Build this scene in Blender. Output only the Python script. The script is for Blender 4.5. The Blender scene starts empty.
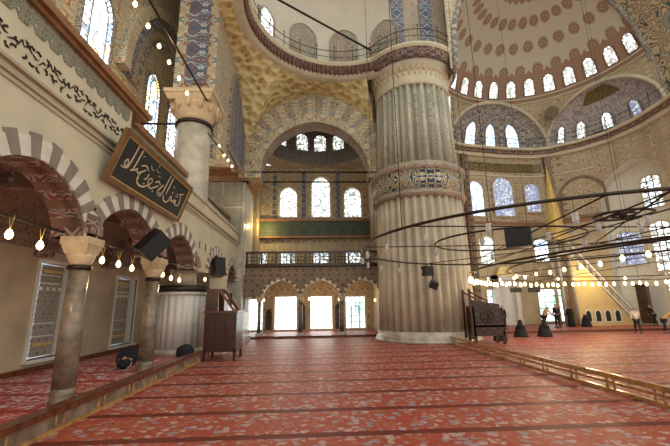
import bpy, bmesh, math, random
from mathutils import Vector, Matrix
random.seed(7)
PI=math.pi; sin=math.sin; cos=math.cos; rad=math.radians
SC=bpy.context.scene; COL=SC.collection
# ------------------------------------------------------------------ camera
F=365.0; H=2.2
PITCH=rad(12.66); ROLL=rad(-0.95); YAW=rad(2.9)
fw=Vector((sin(YAW)*cos(PITCH),cos(YAW)*cos(PITCH),sin(PITCH)))
r0=Vector((cos(YAW),-sin(YAW),0)); u0=r0.cross(fw)
rr=cos(ROLL)*r0+sin(ROLL)*u0; uu=-sin(ROLL)*r0+cos(ROLL)*u0
cd=bpy.data.cameras.new('camera'); cam=bpy.data.objects.new('camera',cd); COL.objects.link(cam)
m=Matrix((rr,uu,-fw)).transposed().to_4x4(); m.translation=Vector((0,0,H)); cam.matrix_world=m
cd.sensor_width=36; cd.lens=F/670*36; cd.clip_end=300
SC.camera=cam
# ------------------------------------------------------------------ materials
def newmat(name):
    m=bpy.data.materials.new(name); m.use_nodes=True
    nt=m.node_tree; b=nt.nodes['Principled BSDF']; return m,nt,b
def N(nt,t,**k):
    n=nt.nodes.new(t)
    for a,v in k.items():
        if a.startswith('i_'): n.inputs[int(a[2:]) if a[2:].isdigit() else a[2:]].default_value=v
        else: setattr(n,a,v)
    return n
def ramp(nt,stops,const=False):
    n=nt.nodes.new('ShaderNodeValToRGB'); cr=n.color_ramp
    if const: cr.interpolation='CONSTANT'
    while len(cr.elements)<len(stops): cr.elements.new(0.5)
    for e,(p,c) in zip(cr.elements,stops): e.position=p; e.color=(c[0],c[1],c[2],1)
    return n
def plain(name,col,rough=.6,metal=0,var=.12,scale=3.0,bump=0,coat=0):
    m,nt,b=newmat(name); L=nt.links.new
    tc=N(nt,'ShaderNodeTexCoord'); no=N(nt,'ShaderNodeTexNoise'); no.inputs['Scale'].default_value=scale; no.inputs['Detail'].default_value=5
    L(tc.outputs['Object'],no.inputs['Vector'])
    c=col; r=ramp(nt,[(.3,[x*(1-var) for x in c]),(.7,[min(1,x*(1+var)) for x in c])])
    L(no.outputs['Fac'],r.inputs['Fac']); L(r.outputs['Color'],b.inputs['Base Color'])
    b.inputs['Roughness'].default_value=rough; b.inputs['Metallic'].default_value=metal
    if bump:
        bp=N(nt,'ShaderNodeBump'); bp.inputs['Strength'].default_value=bump; bp.inputs['Distance'].default_value=.05
        L(no.outputs['Fac'],bp.inputs['Height']); L(bp.outputs['Normal'],b.inputs['Normal'])
    return m
def emit(name,col,s):
    m,nt,b=newmat(name); b.inputs['Base Color'].default_value=(*col,1); b.inputs['Emission Color'].default_value=(*col,1); b.inputs['Emission Strength'].default_value=s; return m
def arab(name,cols,scale=2.0,k=9,rough=.6,dist=.6,cell=0,med=None,con=1.0):
    mean=[sum(c[i] for c in cols)/len(cols) for i in range(3)]; cols=[[m_+(c[i]-m_)*con for i,m_ in enumerate(mean)] for c in cols]
    """painted arabesque: contour scrolls of a noise field in a few flat paints"""
    m,nt,b=newmat(name); L=nt.links.new
    tc=N(nt,'ShaderNodeTexCoord')
    no=N(nt,'ShaderNodeTexNoise'); no.inputs['Scale'].default_value=scale*.7; no.inputs['Detail'].default_value=.2; no.inputs['Distortion'].default_value=dist
    sx=N(nt,'ShaderNodeSeparateXYZ'); L(tc.outputs['Object'],sx.inputs[0]); cb=N(nt,'ShaderNodeCombineXYZ')
    for q_ in range(3):
        pp=N(nt,'ShaderNodeMath',operation='PINGPONG'); pp.inputs[1].default_value=(1.35,1.35,1.6)[q_]/scale; L(sx.outputs[q_],pp.inputs[0]); L(pp.outputs[0],cb.inputs[q_])
    L(cb.outputs[0],no.inputs['Vector'])
    mu=N(nt,'ShaderNodeMath',operation='MULTIPLY'); mu.inputs[1].default_value=k*.72
    L(no.outputs['Fac'],mu.inputs[0]); fr=N(nt,'ShaderNodeMath',operation='FRACT'); L(mu.outputs[0],fr.inputs[0])
    n=len(cols); r=ramp(nt,[(i/n,c) for i,c in enumerate(cols)],True); L(fr.outputs[0],r.inputs['Fac'])
    out=r.outputs['Color']
    if cell:
        vo=N(nt,'ShaderNodeTexVoronoi'); vo.inputs['Scale'].default_value=cell; L(tc.outputs['Object'],vo.inputs['Vector'])
        vr=ramp(nt,[(0,med[0]),(.16,med[1]),(.3,med[0]),(.34,(0,0,0))],True); vm=ramp(nt,[(0,(1,1,1)),(.34,(0,0,0))],True)
        L(vo.outputs['Distance'],vr.inputs['Fac']); L(vo.outputs['Distance'],vm.inputs['Fac'])
        mx=N(nt,'ShaderNodeMix',data_type='RGBA'); L(vm.outputs['Color'],mx.inputs[0]); L(out,mx.inputs[6]); L(vr.outputs['Color'],mx.inputs[7]); out=mx.outputs[2]
    # wear
    n2=N(nt,'ShaderNodeTexNoise'); n2.inputs['Scale'].default_value=.7; L(tc.outputs['Object'],n2.inputs['Vector'])
    wr=ramp(nt,[(.3,(.8,.8,.8)),(.7,(1,1,1))]); L(n2.outputs['Fac'],wr.inputs['Fac'])
    mm=N(nt,'ShaderNodeMix',data_type='RGBA',blend_type='MULTIPLY'); mm.inputs[0].default_value=1; L(out,mm.inputs[6]); L(wr.outputs['Color'],mm.inputs[7])
    L(mm.outputs[2],b.inputs['Base Color']); b.inputs['Roughness'].default_value=rough
    return m
def glassmat(name,strength,tint,colours,scale=2.2,lead=.035,sq=None):
    """leaded / pierced-plaster window lit by the day outside: bright panes between dark cames"""
    m,nt,b=newmat(name); L=nt.links.new
    tc=N(nt,'ShaderNodeTexCoord')
    vo=N(nt,'ShaderNodeTexVoronoi',feature='DISTANCE_TO_EDGE'); vo.inputs['Scale'].default_value=scale
    vc=N(nt,'ShaderNodeTexVoronoi'); vc.inputs['Scale'].default_value=scale
    L(tc.outputs['Object'],vo.inputs['Vector']); L(tc.outputs['Object'],vc.inputs['Vector'])
    lr=ramp(nt,[(0,(.12,.12,.12)),(lead,(1,1,1))],True); L(vo.outputs['Distance'],lr.inputs['Fac'])
    cr=ramp(nt,[(i/len(colours),c) for i,c in enumerate(colours)],True)
    sp=N(nt,'ShaderNodeSeparateColor'); L(vc.outputs['Color'],sp.inputs[0]); L(sp.outputs[0],cr.inputs['Fac'])
    mm=N(nt,'ShaderNodeMix',data_type='RGBA',blend_type='MULTIPLY'); mm.inputs[0].default_value=1
    L(cr.outputs['Color'],mm.inputs[6]); L(lr.outputs['Color'],mm.inputs[7])
    L(mm.outputs[2],b.inputs['Emission Color']); b.inputs['Emission Strength'].default_value=strength
    b.inputs['Base Color'].default_value=(*tint,1); b.inputs['Roughness'].default_value=.25
    return m

CREAM=plain('cream_plaster',(.60,.53,.38),.7,var=.1,scale=1.2)
CREAM2=plain('pale_stone',(.46,.37,.26),.65,var=.16,scale=1.0)
MARBLE=plain('grey_veined_marble',(.50,.45,.37),.32,var=.28,scale=1.6)
MARBLEW=plain('white_marble',(.68,.66,.62),.3,var=.08,scale=2)
MARBLED=plain('dark_veined_marble',(.22,.165,.12),.25,var=.5,scale=3)
PIERM=plain('pier_marble',(.47,.40,.30),.42,var=.22,scale=.7)
CAPM=plain('carved_capital_stone',(.60,.45,.28),.6,var=.12,scale=5,bump=.5)
REDST=plain('voussoir_red_stone',(.16,.085,.06),.7,var=.2)
WHST=plain('voussoir_white_stone',(.68,.63,.53),.7,var=.1)
REDD=plain('voussoir_dusky_stone',(.25,.21,.17),.7,var=.15)
WOOD=plain('gilded_brown_wood',(.27,.13,.055),.4,var=.25,scale=4)
WOODD=plain('dark_red_wood',(.055,.018,.010),.3,var=.3,scale=6)
WOODR=plain('polished_rail_wood',(.13,.04,.018),.22,var=.4,scale=6)
WOODG=plain('gold_varnished_wood',(.42,.22,.08),.2,var=.35,scale=5)
WOODC=arab('carved_inlaid_wood',[(.045,.022,.012),(.10,.055,.03),(.03,.014,.008)],5,8,.4)
GOLD=plain('gold_leaf',(.75,.52,.2),.3,.6,var=.1)
IRON=plain('dark_iron',(.035,.025,.018),.45,.5,var=.1)
BLACK=plain('black_plastic',(.012,.012,.014),.5,var=.1)
GRILLE=plain('speaker_grille_cloth',(.02,.02,.022),.8,var=.1)
BOARD=plain('sign_black_board',(.015,.02,.022),.4,var=.1)
TEAL=arab('teal_gilt_band',[(.03,.06,.05),(.05,.085,.06),(.12,.11,.05),(.035,.07,.05)],2.5,8)
P_ARCH=arab('painted_arch_cream_rust',[(.66,.57,.37),(.20,.24,.27),(.64,.55,.35),(.40,.16,.08),(.60,.50,.29)],2.6,8)
P_ARCH2=arab('painted_arch_dense_rust',[(.50,.42,.29),(.30,.11,.06),(.46,.42,.33),(.13,.18,.24),(.52,.38,.22)],3.4,9)
P_BLUE=arab('painted_blue_scroll',[(.07,.11,.20),(.50,.48,.40),(.10,.14,.22),(.30,.10,.06),(.08,.13,.20)],2.5,8)
P_GREY=arab('painted_grey_blue_scroll',[(.17,.20,.23),(.55,.50,.40),(.27,.27,.27),(.28,.15,.10)],2.4,8)
P_TAN=arab('painted_tan_scroll',[(.54,.43,.26),(.60,.49,.32),(.32,.17,.10),(.56,.45,.28),(.36,.33,.28)],2.0,7)
P_BROWN=arab('painted_brown_scroll',[(.24,.165,.11),(.30,.21,.14),(.13,.08,.055),(.26,.18,.12)],2.2,7)
P_TILE=arab('glazed_wall_tile',[(.50,.48,.36),(.10,.19,.20),(.42,.40,.28),(.42,.27,.10),(.14,.22,.24)],4.5,9,.3)
P_RUSTB=arab('rust_and_navy_muqarnas',[(.13,.05,.035),(.42,.30,.20),(.16,.06,.04),(.06,.07,.11)],3.5,8)
P_GOLDB=arab('gold_script_on_navy',[(.025,.045,.10),(.72,.53,.22),(.03,.05,.11),(.55,.50,.36)],2.6,7,.4)
P_GOLDD=arab('gold_script_on_black',[(.035,.03,.02),(.34,.24,.06),(.04,.03,.02),(.25,.17,.04)],2.8,8,.4)
P_VAULT=arab('gallery_vault_rust_scroll',[(.36,.29,.24),(.20,.05,.04),(.32,.26,.22),(.12,.07,.05)],3.0,7)
P_VAULTD=arab('gallery_vault_dark_scroll',[(.22,.17,.13),(.30,.22,.16),(.13,.05,.04),(.26,.21,.16)],4,8)
P_LILAC=arab('pale_lilac_plaster_scroll',[(.50,.44,.42),(.54,.48,.45),(.47,.41,.39),(.32,.26,.29)],1.6,6)
P_DARKTILE=arab('dark_gallery_wood_carving',[(.10,.06,.035),(.15,.09,.05),(.06,.035,.02)],5,8)
P_APSE=arab('grey_blue_apse_painting',[(.19,.20,.22),(.30,.28,.25),(.13,.13,.14),(.32,.22,.14)],2.4,8)
def pendmat():
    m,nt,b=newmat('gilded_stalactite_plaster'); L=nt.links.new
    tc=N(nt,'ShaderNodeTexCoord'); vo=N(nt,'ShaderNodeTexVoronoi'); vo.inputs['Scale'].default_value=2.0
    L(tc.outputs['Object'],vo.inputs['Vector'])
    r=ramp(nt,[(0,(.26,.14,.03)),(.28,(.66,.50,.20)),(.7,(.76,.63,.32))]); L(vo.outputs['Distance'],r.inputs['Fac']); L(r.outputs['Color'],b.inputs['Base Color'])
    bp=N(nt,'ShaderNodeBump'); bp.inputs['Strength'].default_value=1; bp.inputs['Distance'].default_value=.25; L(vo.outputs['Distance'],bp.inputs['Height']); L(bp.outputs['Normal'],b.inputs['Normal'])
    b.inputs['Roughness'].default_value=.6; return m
PEND=pendmat()
def carpet(name,base,alt,motif1,motif2,row):
    m,nt,b=newmat(name); L=nt.links.new
    tc=N(nt,'ShaderNodeTexCoord'); sx=N(nt,'ShaderNodeSeparateXYZ'); L(tc.outputs['Object'],sx.inputs[0])
    no=N(nt,'ShaderNodeTexNoise'); no.inputs['Scale'].default_value=5; no.inputs['Detail'].default_value=1; L(tc.outputs['Object'],no.inputs['Vector'])
    vm=N(nt,'ShaderNodeVectorMath',operation='MULTIPLY_ADD'); vm.inputs[1].default_value=(.22,.22,0); L(no.outputs['Color'],vm.inputs[0]); L(tc.outputs['Object'],vm.inputs[2])
    vo=N(nt,'ShaderNodeTexVoronoi'); vo.inputs['Scale'].default_value=6.2; vo.inputs['Randomness'].default_value=.7; L(vm.outputs[0],vo.inputs['Vector'])
    v2=N(nt,'ShaderNodeTexVoronoi'); v2.inputs['Scale'].default_value=9; L(vm.outputs[0],v2.inputs['Vector'])
    sp=N(nt,'ShaderNodeSeparateColor'); L(vo.outputs['Color'],sp.inputs[0]); cc=ramp(nt,[(0,alt),(.4,motif1),(.72,motif2)],True); L(sp.outputs[0],cc.inputs['Fac'])
    k1=ramp(nt,[(0,(0,0,0)),(.06,(1,1,1)),(.47,(0,0,0))],True); L(vo.outputs['Distance'],k1.inputs['Fac'])
    k2=ramp(nt,[(0,(1,1,1)),(.26,(0,0,0))],True); L(v2.outputs['Distance'],k2.inputs['Fac'])
    m2=N(nt,'ShaderNodeMix',data_type='RGBA'); L(k2.outputs['Color'],m2.inputs[0]); m2.inputs[6].default_value=(*base,1); m2.inputs[7].default_value=(*motif1,1)
    r_=N(nt,'ShaderNodeMix',data_type='RGBA'); L(k1.outputs['Color'],r_.inputs[0]); L(m2.outputs[2],r_.inputs[6]); L(cc.outputs['Color'],r_.inputs[7])
    # prayer rows across the hall
    a=N(nt,'ShaderNodeMath',operation='MULTIPLY_ADD'); a.inputs[1].default_value=1/1.55; a.inputs[2].default_value=.56-.0; L(sx.outputs['Y'],a.inputs[0])
    fr=N(nt,'ShaderNodeMath',operation='FRACT'); L(a.outputs[0],fr.inputs[0])
    n3=N(nt,'ShaderNodeTexNoise'); n3.inputs['Scale'].default_value=5; L(tc.outputs['Object'],n3.inputs['Vector'])
    w=N(nt,'ShaderNodeMath',operation='MULTIPLY_ADD'); w.inputs[1].default_value=.10; L(n3.outputs['Fac'],w.inputs[0]); L(fr.outputs[0],w.inputs[2])
    rk=ramp(nt,[(0,(0,0,0)),(.05,(1,1,1)),(.20,(0,0,0))],True); L(w.outputs[0],rk.inputs['Fac'])
    mx=N(nt,'ShaderNodeMix',data_type='RGBA'); L(rk.outputs['Color'],mx.inputs[0]); L(r_.outputs[2],mx.inputs[6]); mx.inputs[7].default_value=(*row,1)
    L(mx.outputs[2],b.inputs['Base Color']); b.inputs['Roughness'].default_value=.5; b.inputs['Specular IOR Level'].default_value=.4
    return m
CARPET=carpet('red_floral_carpet',(.34,.050,.026),(.44,.27,.24),(.36,.11,.06),(.28,.20,.22),(.13,.010,.006))
CARPETL=carpet('window_lit_gallery_carpet',(.42,.06,.045),(.70,.58,.60),(.62,.35,.33),(.50,.46,.54),(.30,.03,.02))  # paler take on the floor carpet, window light put into its colours
def medmat(name,bg,c1,c2,nu,nv):
    """dome paint: staggered oval medallions on plain plaster, laid out in dome UV"""
    m,nt,b=newmat(name); L=nt.links.new
    uv=N(nt,'ShaderNodeUVMap'); s=N(nt,'ShaderNodeSeparateXYZ'); L(uv.outputs[0],s.inputs[0])
    def M(op,a,bb=None,c=None):
        n=N(nt,'ShaderNodeMath',operation=op)
        for i,x in enumerate((a,bb,c)):
            if x is None: continue
            if isinstance(x,(int,float)): n.inputs[i].default_value=x
            else: L(x,n.inputs[i])
        return n.outputs[0]
    v=M('MULTIPLY',s.outputs['Y'],nv); row=M('FLOOR',v); off=M('MULTIPLY',M('MODULO',row,2.0),.5)
    u=M('ADD',M('MULTIPLY',s.outputs['X'],nu),off)
    du=M('SUBTRACT',M('FRACT',u),.5); dv=M('SUBTRACT',M('FRACT',v),.5)
    k_=M('SUBTRACT',1.6,M('MULTIPLY',s.outputs['Y'],1.1)); dx=M('MULTIPLY',du,k_); dz=M('MULTIPLY',dv,1.5); d=M('SQRT',M('ADD',M('MULTIPLY',dx,dx),M('MULTIPLY',dz,dz)))
    no=N(nt,'ShaderNodeTexNoise'); no.inputs['Scale'].default_value=3; tc=N(nt,'ShaderNodeTexCoord'); L(tc.outputs['Object'],no.inputs['Vector'])
    d2=M('ADD',d,M('MULTIPLY',M('SUBTRACT',no.outputs['Fac'],.5),.16))
    r=ramp(nt,[(0,c1),(.10,c2),(.17,c1),(.30,c2),(.345,c1),(.38,bg)],True); L(d2,r.inputs['Fac'])
    # rust fringe at foot of the dome
    fr=M('ADD',s.outputs['Y'],M('MULTIPLY',M('PINGPONG',M('MULTIPLY',s.outputs['X'],90.),1.0),-.03))
    fk=ramp(nt,[(0,(1,1,1)),(.235,(0,0,0))],True); L(fr,fk.inputs['Fac'])
    mx=N(nt,'ShaderNodeMix',data_type='RGBA'); L(fk.outputs['Color'],mx.inputs[0]); L(r.outputs['Color'],mx.inputs[6]); mx.inputs[7].default_value=(.35,.21,.145,1)
    L(mx.outputs[2],b.inputs['Base Color']); b.inputs['Roughness'].default_value=.7
    return m
MEDD=medmat('medallion_dome_paint',(.57,.52,.40),(.31,.19,.12),(.42,.31,.22),15,5.6)
MEDX=plain('pale_plaster_dome',(.62,.56,.46),.7,var=.06,scale=.8)
W_WHITE=glassmat('daylit_window_white',1.8,(.8,.8,.8),[(1,1,1),(.75,.92,1),(1,.98,.9),(.6,.75,.8)],3.0,.10)
W_DOOR=glassmat('daylit_garden_glass',1.5,(.8,.8,.8),[(1,1,1),(.95,1,1),(.7,.95,.9),(.35,.6,.5)],1.3,.0)
W_DOORB=glassmat('daylit_garden_glass_bright',4,(.8,.8,.8),[(1,1,1),(.95,1,1),(.8,.95,.9)],1.3,.0)
W_BLUE=glassmat('daylit_window_blue',1.8,(.3,.35,.5),[(.95,1,1),(.3,.42,.9),(.75,.85,1),(.5,.62,.95)],4.5,.05)
W_SIDE=glassmat('dim_side_window',1.5,(.5,.55,.6),[(.75,.85,1),(.8,.9,1)],2,.03)
W_BLUED=glassmat('daylit_window_deep_blue',.75,(.3,.35,.5),[(.75,.8,.85),(.16,.2,.5),(.45,.5,.62),(.25,.27,.36)],5,.06)
W_STAIN=glassmat('daylit_stained_glass',3.0,(.3,.35,.5),[(1,1,1),(.8,.93,1),(1,1,1),(.35,.6,.95),(1,1,.96),(.95,.75,.25)],2.3,.05)
W_DRUM=glassmat('daylit_drum_window',1.5,(.8,.8,.8),[(1,1,1),(.9,1,.97),(.5,.62,.57)],3.4,.13)
BULB=emit('lit_bulb',(1,.66,.30),7)
BULBG=plain('clear_lamp_glass',(.75,.72,.68),.1,var=.05); BULBG.node_tree.nodes['Principled BSDF'].inputs['Transmission Weight'].default_value=.6
# ------------------------------------------------------------------ mesh tools
class MB:
    def __init__(s): s.v=[]; s.f=[]; s.mi=[]; s.uv={}; s.sm=[]
    def V(s,p): s.v.append(tuple(p)); return len(s.v)-1
    def quad(s,a,b,c,d,mi=0,sm=False): s.f.append((a,b,c,d)); s.mi.append(mi); s.sm.append(sm)
    def poly(s,ids,mi=0,sm=False): s.f.append(tuple(ids)); s.mi.append(mi); s.sm.append(sm)
    def hexa(s,P,mi=0):
        b=len(s.v); s.v+= [tuple(p) for p in P]
        for q in ((0,3,2,1),(4,5,6,7),(0,1,5,4),(1,2,6,5),(2,3,7,6),(3,0,4,7)): s.quad(*[b+i for i in q],mi)
        return s
    def box(s,x0,y0,z0,x1,y1,z1,mi=0,rz=0,c=None,top=1.0):
        P=[(x0,y0,z0),(x1,y0,z0),(x1,y1,z0),(x0,y1,z0),(x0,y0,z1),(x1,y0,z1),(x1,y1,z1),(x0,y1,z1)]
        cx,cy=((x0+x1)/2,(y0+y1)/2)
        if top!=1: P=P[:4]+[(cx+(p[0]-cx)*top,cy+(p[1]-cy)*top,p[2]) for p in P[4:]]
        if rz:
            if c: cx,cy=c
            P=[(cx+(p[0]-cx)*cos(rz)-(p[1]-cy)*sin(rz),cy+(p[0]-cx)*sin(rz)+(p[1]-cy)*cos(rz),p[2]) for p in P]
        return s.hexa(P,mi)
    def tube(s,pts,r,n=8,mi=0,closed=False):
        pts=[Vector(p) for p in pts]; k=len(pts); rings=[]
        rs=r if isinstance(r,(list,tuple)) else [r]*k
        for i,p in enumerate(pts):
            if closed: t=pts[(i+1)%k]-pts[i-1]
            else: t=pts[min(i+1,k-1)]-pts[max(i-1,0)]
            t.normalize(); a=Vector((0,0,1)) if abs(t.z)<.9 else Vector((1,0,0))
            x=t.cross(a).normalized(); y=t.cross(x)
            rings.append([s.V(p+rs[i]*(cos(2*PI*j/n)*x+sin(2*PI*j/n)*y)) for j in range(n)])
        for i in range(k if closed else k-1):
            A=rings[i]; B=rings[(i+1)%k]
            for j in range(n): s.quad(A[j],A[(j+1)%n],B[(j+1)%n],B[j],mi,True)
        if not closed: s.poly(rings[0][::-1],mi); s.poly(rings[-1],mi)
        return s
    def lathe(s,cx,cy,prof,n=48,mi=0,fl=0,amp=0,a0=0,a1=2*PI,flz=None,mis=None,sm=True,cap=True):
        full=abs(a1-a0-2*PI)<1e-6; k=n if full else n+1; rings=[]
        for (r,z) in prof:
            R=[]
            for j in range(k):
                a=a0+(a1-a0)*j/n; q=r
                if fl and (flz is None or flz[0]<=z<=flz[1]): q=r*(1-amp*(1-abs(sin(fl*a/2))))
                R.append(s.V((cx+q*cos(a),cy+q*sin(a),z)))
            rings.append(R)
        for i in range(len(prof)-1):
            for j in range(n):
                b=(j+1)%k
                s.quad(rings[i][j],rings[i][b],rings[i+1][b],rings[i+1][j],mis[i] if mis else mi,sm)
        if full and cap:
            if prof[0][0]>.001: s.poly(rings[0][::-1],mi)
            if prof[-1][0]>.001: s.poly(rings[-1],mi)
        return s
    def surf(s,fn,nu,nv,mi=0,uv=False,sm=True):
        b=len(s.v)
        for j in range(nv+1):
            for i in range(nu+1):
                s.V(fn(i/nu,j/nv))
                if uv: s.uv[len(s.v)-1]=(i/nu,j/nv)
        for j in range(nv):
            for i in range(nu):
                a=b+j*(nu+1)+i; s.quad(a,a+1,a+nu+2,a+nu+1,mi,sm)
        return s
    def build(s,name,mats,parent=None,kind=None):
        if not isinstance(mats,(list,tuple)): mats=[mats]
        o=Vector((0,0,0))
        if parent is not None:
            q=parent
            while q: o=o+q.location; q=q.parent
        me=bpy.data.meshes.new(name); me.from_pydata([(x-o.x,y-o.y,z-o.z) for x,y,z in s.v],[],s.f)
        for m in mats: me.materials.append(m)
        me.polygons.foreach_set('material_index',s.mi); me.polygons.foreach_set('use_smooth',s.sm)
        if s.uv:
            ul=me.uv_layers.new(name='UVMap')
            for l in me.loops: ul.data[l.index].uv=s.uv.get(l.vertex_index,(0,0))
        me.update(); ob=bpy.data.objects.new(name,me); COL.objects.link(ob)
        if parent is not None: ob.parent=parent
        if kind: ob['kind']=kind
        return ob
def struct(name,mb,mats,parent=None): return mb.build(name,mats,parent,None if parent else 'structure')
def tag(o,label,cat,group=None):
    o['label']=label; o['category']=cat
    if group: o['group']=group
    return o
def thing(name,label,cat,loc,group=None):
    o=bpy.data.objects.new(name,None); o.location=loc; o.empty_display_size=.2; COL.objects.link(o); return tag(o,label,cat,group)
def dup(root,loc,label,rz=0,group=None):
    r=root.copy(); COL.objects.link(r); r.location=loc; r.rotation_euler=(0,0,rz); r['label']=label
    for ch in list(root.children):
        c=ch.copy(); COL.objects.link(c); c.parent=r
        for g in list(ch.children):
            d=g.copy(); COL.objects.link(d); d.parent=c
    return r
def arcprof(hw,rise,e=.35):
    a=1.0; R=1+e; top=math.sqrt(R*R-e*e)
    return lambda x: rise*math.sqrt(max(0,R*R-(abs(x)/hw+e)**2))/top
# wall with openings.  P(u,z,d): point on wall (d = depth behind face). opening: (c,hw,zlo,zspring,rise,e)
def wall(P,u0,u1,z0,z1,ops,th,name,mats,face_mi=0,rev_mi=0,du=1.5,parent=None,back=True):
    mb=MB(); us={u0,u1}; n=int((u1-u0)/du)+1
    for i in range(1,n): us.add(u0+(u1-u0)*i/n)
    for (c,hw,zl,zs,ri,e) in ops:
        k=14 if ri>0 else 1
        for i in range(k+1): us.add(max(u0,min(u1,c-hw+2*hw*(.5-.5*cos(PI*i/k)))))
    us=sorted(us); us=[u for i,u in enumerate(us) if i==0 or u-us[i-1]>1e-5]
    def span(o,u):
        c,hw,zl,zs,ri,e=o; return zl,min(z1,zs+(arcprof(hw,ri,e)(u-c) if ri>0 else 0))
    def solid(ua,ub):
        um=(ua+ub)/2; act=sorted([o for o in ops if abs(um-o[0])<o[1]],key=lambda o:o[2])
        res=[]; lo=(z0,z0)
        for o in act:
            A=span(o,ua); B=span(o,ub)
            if A[0]>lo[0]+1e-4: res.append((lo[0],lo[1],A[0],B[0]))
            lo=(A[1],B[1])
        res.append((lo[0],lo[1],z1,z1)); return res
    for ua,ub in zip(us,us[1:]):
        for (a0,b0,a1,b1) in solid(ua,ub):
            if a1-a0<1e-3 and b1-b0<1e-3: continue
            Q=[P(ua,a0,0),P(ub,b0,0),P(ub,b0,th),P(ua,a0,th),P(ua,a1,0),P(ub,b1,0),P(ub,b1,th),P(ua,a1,th)]
            b=len(mb.v); mb.v+=[tuple(q) for q in Q]
            mb.quad(b,b+1,b+5,b+4,face_mi); mb.quad(b+3,b+7,b+6,b+2,face_mi)
            mb.quad(b,b+3,b+2,b+1,rev_mi); mb.quad(b+4,b+5,b+6,b+7,rev_mi)
    for (c,hw,zl,zs,ri,e) in ops:
        for u in (c-hw,c+hw):
            if u0<=u<=u1:
                b=len(mb.v); mb.v+=[tuple(P(u,zl,0)),tuple(P(u,zs,0)),tuple(P(u,zs,th)),tuple(P(u,zl,th))]; mb.quad(b,b+1,b+2,b+3,rev_mi)
    for u in (u0,u1):
        b=len(mb.v); mb.v+=[tuple(P(u,z0,0)),tuple(P(u,z1,0)),tuple(P(u,z1,th)),tuple(P(u,z0,th))]; mb.quad(b,b+1,b+2,b+3,face_mi)
    return struct(name,mb,mats,parent)
def PX(X,sgn=-1): return lambda u,z,d:(X+sgn*d,u,z)     # wall in plane x=X, thickness away
def PY(Y): return lambda u,z,d:(u,Y+d,z)
def outline(c,hw,zl,zs,ri,e,n=14,off=0.0,floor=False):
    f=arcprof(hw+off,ri+off,e) if ri>0 else None
    pts=[(c-hw-off,zl-(0 if floor else off))]
    for i in range(n+1):
        x=-(hw+off)*cos(PI*i/n); pts.append((c+x,zs+(f(x) if f else off)))
    pts.append((c+hw+off,zl-(0 if floor else off)))
    return pts
def frame(mb,P,o,w,d0,d1,mi=0,closed=True):
    A=outline(*o); B=outline(*o,off=w,floor=not closed); k=len(A)
    for i in range(k if closed else k-1):
        j=(i+1)%k
        mb.hexa([P(*A[i],d0),P(*A[j],d0),P(*B[j],d0),P(*B[i],d0),P(*A[i],d1),P(*A[j],d1),P(*B[j],d1),P(*B[i],d1)],mi)
def pane(mb,P,o,d,mi=0,th=.03):
    A=outline(*o); b=len(mb.v)
    for dd in (d,d+th):
        for a in A: mb.V(P(*a,dd))
    k=len(A); mb.poly(range(b,b+k),mi); mb.poly([b+k+i for i in range(k)][::-1],mi)
    for i in range(k): mb.quad(b+i,b+(i+1)%k,b+k+(i+1)%k,b+k+i,mi)
WN=[0]
def window(P,o,gm,fm=None,fw_=.12,proud=.08,depth=-.03,bars=None):
    WN[0]+=1; mb=MB(); frame(mb,P,o,fw_,-proud,.02)
    w=struct('window_%d'%WN[0],mb,fm or CREAM)
    mp=MB(); pane(mp,P,o,depth,0,.02); mp.build('pane',gm,w)
    if bars:
        mg=MB(); c,hw,zl,zs,ri,e=o; top=zs+ri; t=bars[2] if len(bars)>2 else .03
        for i in range(1,bars[0]):
            u=c-hw+2*hw*i/bars[0]; zt=zs+(arcprof(hw,ri,e)(u-c) if ri>0 else 0)
            mg.hexa([P(u-t,zl,depth-.05),P(u+t,zl,depth-.05),P(u+t,zl,depth),P(u-t,zl,depth),P(u-t,zt,depth-.05),P(u+t,zt,depth-.05),P(u+t,zt,depth),P(u-t,zt,depth)])
        for i in range(1,bars[1]):
            z=zl+(top-zl)*i/bars[1]; h=hw
            if z>zs: h=hw*math.sqrt(max(0,1-((z-zs)/max(ri,.01))**2))
            mg.hexa([P(c-h,z-t,depth-.05),P(c+h,z-t,depth-.05),P(c+h,z-t,depth),P(c-h,z-t,depth),P(c-h,z+t,depth-.05),P(c+h,z+t,depth-.05),P(c+h,z+t,depth),P(c-h,z+t,depth)])
        mg.build('window_grille',IRON,w)
    return w
def voussoirs(mb,P,o,w,d0,d1,nseg,mA,mB_,tooth=0):
    c,hw,zl,zs,ri,e=o; fi=arcprof(hw,ri,e); fo=arcprof(hw+w,ri+w,e); K=nseg*2
    def pt(t,outer,ex=0):
        x=-cos(PI*t); r=(hw+w if outer else hw)
        xx=x*r; return (c+xx*(1+ex),zs+(fo if outer else fi)(xx)*(1+ex))
    for i in range(nseg):
        ex=tooth if i%2 else 0
        for q in range(2):
            t0=(i+q/2)/nseg; t1=(i+(q+1)/2)/nseg
            a,b,cc,dd=pt(t0,0),pt(t1,0),pt(t1,1,ex),pt(t0,1,ex)
            mb.hexa([P(*a,d0),P(*b,d0),P(*cc,d0),P(*dd,d0),P(*a,d1),P(*b,d1),P(*cc,d1),P(*dd,d1)],mA if i%2 else mB_)

# ------------------------------------------------------------------ floors
struct('floor',MB().box(-14,-6,-.2,60,50,0),CARPET)
struct('floor',MB().box(-9.8,-6,0,-5.0,26.6,.15),CARPETL)
struct('floor',MB().box(-9.8,26.6,.002,60,40,.15),CARPET)
struct('trim_1',MB().box(-9.8,26.5,0,60,26.6,.155),WOODR)
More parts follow.
